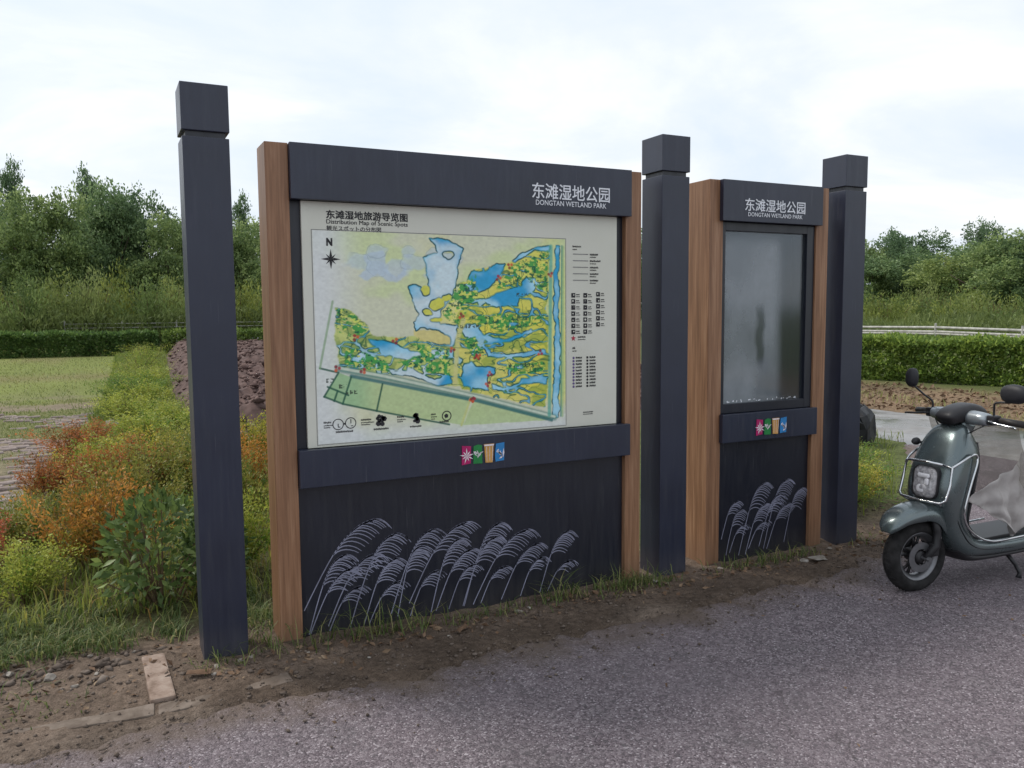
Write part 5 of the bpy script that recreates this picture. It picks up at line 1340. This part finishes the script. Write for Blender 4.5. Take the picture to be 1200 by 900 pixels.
# leafy green bush left of the post
def broadbush(seed, n=760):
    r = np.random.default_rng(seed); C = []; D = []; T = []
    d = unit(r.normal(size=(n, 3))); rad = r.uniform(.4, 1.0, n)**.5*(.72+.62*fbm(d[:, 0]*2.2+5, d[:, 2]*2.2+d[:, 1]*2, 55, 3))
    P = np.stack([d[:, 0]*.27*rad, d[:, 1]*.20*rad, .31+d[:, 2]*.27*rad], 1)
    Dd = d*.7+r.normal(0, .45, (n, 3)); Dd[:, 2] += .25; L = r.uniform(.045, .085, n)
    V, F, T = leafcards(P, Dd, L, L*.42, .45+.3*d[:, 2]*0+r.normal(0, .24, n), r, .12)
    mb = MB(); q = random.Random(seed)
    for k in range(26):
        p = P[q.randrange(n)]; mb.tube([(p[0]*.2, p[1]*.2, -.03), (p[0]*.6, p[1]*.6, p[2]*.55), tuple(p)], [.006, .0045, .002], 4, False)
    return leafmesh('foliage', [(V, F, T)], MT['leaf_broad']), mb.mesh('stems')
bb = broadbush(5); bb[1].materials.append(MT['twig'])
t = bush('leafy_bush', bb, .44, .86, 1.05, 1.0, (1.35, 1.3, 1.0), 'dark green broad-leaved bush left of the left post', None, 'bush', .3)
t = bush('leafy_bush', bb, .72, .95, .8, .7, (1.0, 1.05, .9), 'smaller broad-leaved bush close behind the left post', None, 'bush', 2.3)

# ---- grass and weeds nobody could count
r = np.random.default_rng(77)
def region(n, fn, x0, x1, y0, y1, r):
    x = r.uniform(x0, x1, n); y = r.uniform(y0, y1, n); k = fn(x, y) > r.uniform(0, 1, n); return x[k], y[k]
parts = []
x, y = region(30000, lambda x, y: (x > strip_left(y)-.1)*(x < strip_right(y))*(x > -1.6)*sstep(.55, .85, y+.3*(fbm(x*2, y*2, 4, 2)-.5)), -1.6, 2.4, .5, 9, r)
P = np.stack([x, y, ground_z(x, y)], 1); parts.append(blades(P, r.uniform(.05, .17, len(x)), r.uniform(.2, 1.1, len(x)), .008, fbm(x*1.3, y*1.3, 15, 3)*1.1-.1+r.normal(0, .2, len(x)), r))
x, y = region(16000, lambda x, y: (x > strip_left(y)-.1)*(x < strip_right(y))*1.0, .0, 3.0, 9, 30, r)
P = np.stack([x, y, x*0], 1); parts.append(blades(P, r.uniform(.10, .26, len(x)), r.uniform(.2, .9, len(x)), .022, fbm(x*.8, y*.8, 16, 3)*.6+r.normal(0, .15, len(x)), r))
x, y = region(6000, lambda x, y: .5*(y > np.interp(x, [4.7, 5.05, 5.9, 8.35], [.25, .35, .62, 2.65]))*(y < x*.75-2.2)*1.0, 4.7, 8.6, .2, 4.2, r)
P = np.stack([x, y, ground_z(x, y)], 1); parts.append(blades(P, r.uniform(.05, .15, len(x)), r.uniform(.2, .9, len(x)), .009, .2+.5*fbm(x*1.3, y*1.3, 17, 3)+r.normal(0, .15, len(x)), r))
o = mesh_obj('yellow_weeds', leafmesh('yellow_weeds', parts, MT['weed'])); o.color = (1, 1, 1, 1); tag(o, 'knee-high yellow and rusty weeds filling the overgrown bed', 'weeds', kind='stuff')
parts = []
# fresh grass along the front of the bed
x, y = region(15000, lambda x, y: sstep(.16, .42, y+.35*(fbm(x*2.2, y*2.2, 24, 3)-.5))*(1-sstep(.75, 1.15, y))*sstep(.30, .52, fbm(x*3, y*3, 25, 3)+.12)*(np.abs(x-.65) > .14), -1.5, .92, .15, 1.2, r)
P = np.stack([x, y, ground_z(x, y)], 1); parts.append(blades(P, r.uniform(.03, .11, len(x))*(.4+.9*fbm(x*5, y*5, 66, 2)), r.uniform(.3, 1.5, len(x)), .0055, r.uniform(.0, 1.0, len(x))**1.7, r))
# tufts along the foot of the boards
for cx_, cy_, sx2, sy2, n_, h0, h1 in [(1.10, -.06, .10, .05, 160, .06, .20), (1.28, -.07, .06, .05, 120, .05, .22), (1.45, -.10, .08, .04, 160, .05, .20), (1.75, -.09, .14, .05, 200, .03, .10), (2.0, -.08, .1, .05, 130, .03, .09), (2.33, -.08, .05, .04, 160, .06, .22), (2.55, -.10, .12, .05, 260, .04, .11), (2.78, -.10, .09, .06, 420, .05, .15), (2.95, -.12, .06, .04, 160, .04, .10), (3.62, -.08, .10, .05, 240, .03, .11), (3.85, -.08, .12, .05, 300, .03, .12), (4.1, -.06, .06, .05, 120, .03, .09), (.62, -.10, .05, .04, 110, .03, .10), (.80, .02, .08, .06, 200, .03, .12), (4.75, .0, .10, .08, 140, .03, .09), (-.35, .02, .15, .08, 260, .02, .08), (-.05, -.18, .12, .06, 120, .02, .06), (.86, .35, .12, .15, 380, .05, .16)]:
    n_ = int(n_*.42); x = r.normal(cx_, sx2*1.2, n_); x += .05*np.round((x-cx_)/.06)*0; y = r.normal(cy_, sy2, n_); k = ~((x > .89)*(x < 4.65)*(y > -.035)*(y < .16)); x, y = x[k], y[k]
    P = np.stack([x, y, ground_z(x, y)-.005], 1); parts.append(blades(P, h0+(h1-h0)*r.uniform(0, 1, len(x))**1.8, r.uniform(.3, 1.4, len(x)), .0055, r.uniform(.0, .95, len(x)), r))
# thin grass in the lot and on the lawn
x, y = region(20000, lambda x, y: (x < strip_left(y)+.1)*(x > -1.3-.14*y)*sstep(.42, .58, fbm(x*1.1, y*1.1, 30, 5))*(.12+.88*sstep(5, 9, y)), -3.5, .6, 2.6, 13, r)
P = np.stack([x, y, ground_z(x, y)], 1); parts.append(blades(P, r.uniform(.015, .05, len(x)), r.uniform(.3, 1.2, len(x)), .009, .35+.5*r.uniform(0, 1, len(x)), r))
x, y = region(9000, lambda x, y: (x < strip_left(y)+.1)*sstep(9, 14, y), -7, .9, 9, 30, r)
P = np.stack([x, y, x*0], 1); parts.append(blades(P, r.uniform(.03, .07, len(x)), r.uniform(.3, 1.2, len(x)), .016, .55+.35*fbm(x*.5, y*.5, 19, 3)+r.normal(0, .08, len(x)), r))
x, y = region(5000, lambda x, y: sstep(.45, .6, fbm(x*.9, y*.9, 33, 3)), 10.8, 14.2, 1, 11, r)
P = np.stack([x, y, ground_z(x, y)], 1); parts.append(blades(P, r.uniform(.04, .12, len(x)), r.uniform(.3, 1.2, len(x)), .016, .8+.2*r.uniform(0, 1, len(x)), r))
o = mesh_obj('grass', leafmesh('grass', parts, MT['grass'])); o.color = (1, 1, 1, 1); tag(o, 'short green grass along the bed, the boards and the lawn', 'grass', kind='stuff')

# ---- litter, pebbles, stones
n = 2600
x = r.uniform(-1.5, 6.2, n); y = road_edge(x)+r.normal(.22, .20, n)
k = ~((x > .54)*(x < 4.66)*(y > -.04)*(y < .17)); x, y = x[k], y[k]
P = np.stack([x, y, np.maximum(ground_z(x, y), -.005)+.002], 1)
tag(mesh_obj('pebbles', icolumps('pebbles', P, r.uniform(.002, .008, len(P))*r.choice([.8, 1, 1.7], len(P)), MT['pebble'], 8)), 'brown grit and pebbles strewn on the dirt strip', 'pebbles', kind='stuff')
n = 190
x = r.normal(-.08, .26, n); y = r.normal(.16, .13, n); k = ~((x > .29)*(x < .44)*(y < .15)) & (x < .5); x, y = x[k], y[k]
P = np.stack([x, y, ground_z(x, y)+.003], 1)
tag(mesh_obj('rubble', icolumps('rubble', P, r.uniform(.006, .026, len(P))*r.choice([.6, .8, 1.2], len(P)), MT['pebble'], 18, .5)), 'crumbled rubble lying in the dirt at the lower left', 'rubble', kind='stuff')
n = 1500
x = r.uniform(-1.0, 6.5, n); y = road_edge(x)-np.abs(r.normal(0, .22, n))+.03
P = np.stack([x, y, np.full(n, .008)], 1)
tag(mesh_obj('road_grit', icolumps('road_grit', P, r.uniform(.002, .008, n)*r.choice([.7, 1, 1.4], n), MT['pebble'], 9)), 'loose grit scattered along the asphalt edge', 'grit', kind='stuff')
n = 700
x = np.concatenate([r.uniform(-.9, .55, 200), r.uniform(.6, 2.9, 240), r.uniform(2.9, 5.0, 260)]); y = np.concatenate([r.uniform(-.25, .45, 200), r.normal(-.18, .08, 240), r.normal(-.12, .10, 260)])
k = ~((x > .54)*(x < 4.66)*(y > -.04)*(y < .17)); x, y = x[k], y[k]
C_ = np.stack([x, y, ground_z(x, y)+.008], 1); D = r.normal(0, 1, (len(x), 3)); D[:, 2] *= .25; L = r.uniform(.015, .05, len(x))
C2 = np.stack([r.uniform(10.8, 14.4, 2600), r.uniform(0, 11, 2600), np.full(2600, .02)], 1); D2 = r.normal(0, 1, (2600, 3)); D2[:, 2] *= .35
C_ = np.concatenate([C_, C2]); D = np.concatenate([D, D2]); L = np.concatenate([L, r.uniform(.04, .13, 2600)]); x = C_[:, 0]
V, F, T = leafcards(C_, D, L, L*.5, r.uniform(0, 1, len(x)), r, .2)
tag(mesh_obj('leaf_litter', nmesh('leaf_litter', V, F, None, [MT['litter']])), 'dead brown leaves lying along the foot of the boards', 'leaf litter', kind='stuff')

def rock(x, y, s, label, seed, mat='rock', flat_=.6):
    bm = bmesh.new(); bmesh.ops.create_icosphere(bm, subdivisions=2, radius=s); q = random.Random(seed)
    sx3, sy3 = q.uniform(.75, 1.35), q.uniform(.7, 1.1)
    for _ in range(11):                                   # chop facets
        nrm = Vector((q.gauss(0, 1), q.gauss(0, 1), q.gauss(0, 1))).normalized(); d = s*q.uniform(.38, .75)
        for v in bm.verts:
            e = v.co.dot(nrm)-d
            if e > 0: v.co -= nrm*e
    for v in bm.verts: v.co = Vector((v.co.x*sx3, v.co.y*sy3, v.co.z*flat_))
    me = bpy.data.meshes.new('stone'); bm.to_mesh(me); bm.free()
    o = mesh_obj('stone', me, MT[mat], None, (x, y, float(ground_z(x, y))+s*flat_*.32)); o.rotation_euler = (0, 0, q.uniform(0, 6.28))
    return tag(o, label, 'stone', 'stones on the dirt')
rocks = [(.70, -.085, .022, 'grey stone at the front right foot of the left post'), (.755, -.06, .015, 'small pale stone beside the grey stone at the left post foot'), (.60, -.105, .020, 'flat grey stone touching the left post front'), (.575, -.19, .016, 'tan stone in front of the left corner of the left post'),
 (1.84, -.22, .013, 'white chip on the dirt below the middle of the map board'), (2.06, -.13, .024, 'larger pale stone below the reed motifs'), (2.13, -.12, .017, 'pale stone just right of the larger one below the reeds'), (1.62, -.27, .010, 'tiny white stone near the asphalt below the map board'), (2.93, -.10, .030, 'big pale stone at the foot of the middle post'), (3.00, -.13, .020, 'pinkish stone beside the big pale one at the middle post'), (3.42, -.09, .018, 'white stone in front of the cabinet left side post'),
 (3.98, -.20, .028, 'flat white stone on the dirt below the cabinet'), (4.30, -.10, .022, 'brownish stone below the cabinet right side post'), (4.55, -.11, .017, 'small stone in front of the right post'), (-.02, .36, .014, 'white chip in the dirt at left, nearest the grass'), (.10, .26, .020, 'white angular stone left of the edging brick, among debris'), (.28, .22, .012, 'small white stone at the head of the edging brick'), (-.20, .20, .026, 'grey slab-like stone in the debris at far left'), (-.05, .10, .030, 'flat brown slab in the debris at left'), (.13, .04, .015, 'white crumb left of the edging brick'), (.05, -.02, .020, 'reddish stone in the debris near the kerb'), (-.28, .33, .030, 'grey lump at the left picture edge, on the debris'), (1.22, -.30, .010, 'tiny pale stone near the asphalt below the left side post'), (.98, -.16, .012, 'small stone in front of the left side post')]
for i, (x, y, s, lab) in enumerate(rocks): rock(x, y, s, lab, i+1)
rock(.28, 8.55, .16, 'pale greenish boulder lying on the edge of the pavers', 90, 'rock', .55)
# fallen leaf bits on the asphalt
n = 70
x = r.uniform(.3, 5.5, n); y = r.uniform(-2.6, -.55, n); D = r.normal(0, 1, (n, 3)); D[:, 2] *= .2; L = r.uniform(.010, .032, n)
V, F, T = leafcards(np.stack([x, y, np.full(n, .012)], 1), D, L, L*.5, r.uniform(0, 1, n), r, .2)
tag(mesh_obj('leaf_bits', nmesh('leaf_bits', V, F, None, [MT['litter']])), 'small dark leaf bits blown over the asphalt', 'leaf litter', kind='stuff')
# scraps of debris
for i, (x, y, w, h, lab) in enumerate([(.52, -.17, .05, .02, 'crumpled yellowish leaf in front of the left post'), (1.70, -.24, .05, .012, 'thin pale stick on the dirt below the map board'), (4.05, -.24, .05, .03, 'white paper scrap on the dirt below the cabinet')]):
    q = random.Random(i); mb = MB(); vs = []; 
    for a in range(4):
        for b in range(4): vs.append(((a/3-.5)*w*2, (b/3-.5)*h*2, .012+q.uniform(0, .012)))
    fs = [(a*4+b, a*4+b+1, a*4+b+5, a*4+b+4) for a in range(3) for b in range(3)]
    o = mb.add(vs, fs).build('scrap', MT['rock' if i == 2 else 'litter'], None); o.location = (x, y, float(ground_z(x, y))); o.rotation_euler = (0, 0, q.uniform(0, 3))
    md = o.modifiers.new('thick', 'SOLIDIFY'); md.thickness = .002
    tag(o, lab, 'scrap')

# black refuse bag on the grass behind the right post
MT['bag'] = plain('black_sheeting', (0.010, 0.011, 0.013), 0.5, 0.3)
mb = MB(); q = random.Random(3); rg = []
for i, (z, w, d) in enumerate([(-.02, .22, .16), (.08, .25, .18), (.20, .24, .17), (.30, .23, .15), (.37, .22, .12), (.40, .16, .05)]):
    rg.append([(math.copysign(abs(math.cos(t))**.5, math.cos(t))*w*(1+q.uniform(-.2, .2))-.10*z, math.copysign(abs(math.sin(t))**.6, math.sin(t))*d*(1+q.uniform(-.14, .14)), z+q.uniform(-.03, .03)+.12*math.cos(t)*z) for t in [2*math.pi*k/18 for k in range(18)]])
o = mb.rings(rg).build('refuse_bag', MT['bag'], None, smooth=False); o.location = (7.85, 2.72, .0); o.rotation_euler = (0, 0, .5)
tag(o, 'slumped black plastic bag on the grass behind the right post', 'bag')
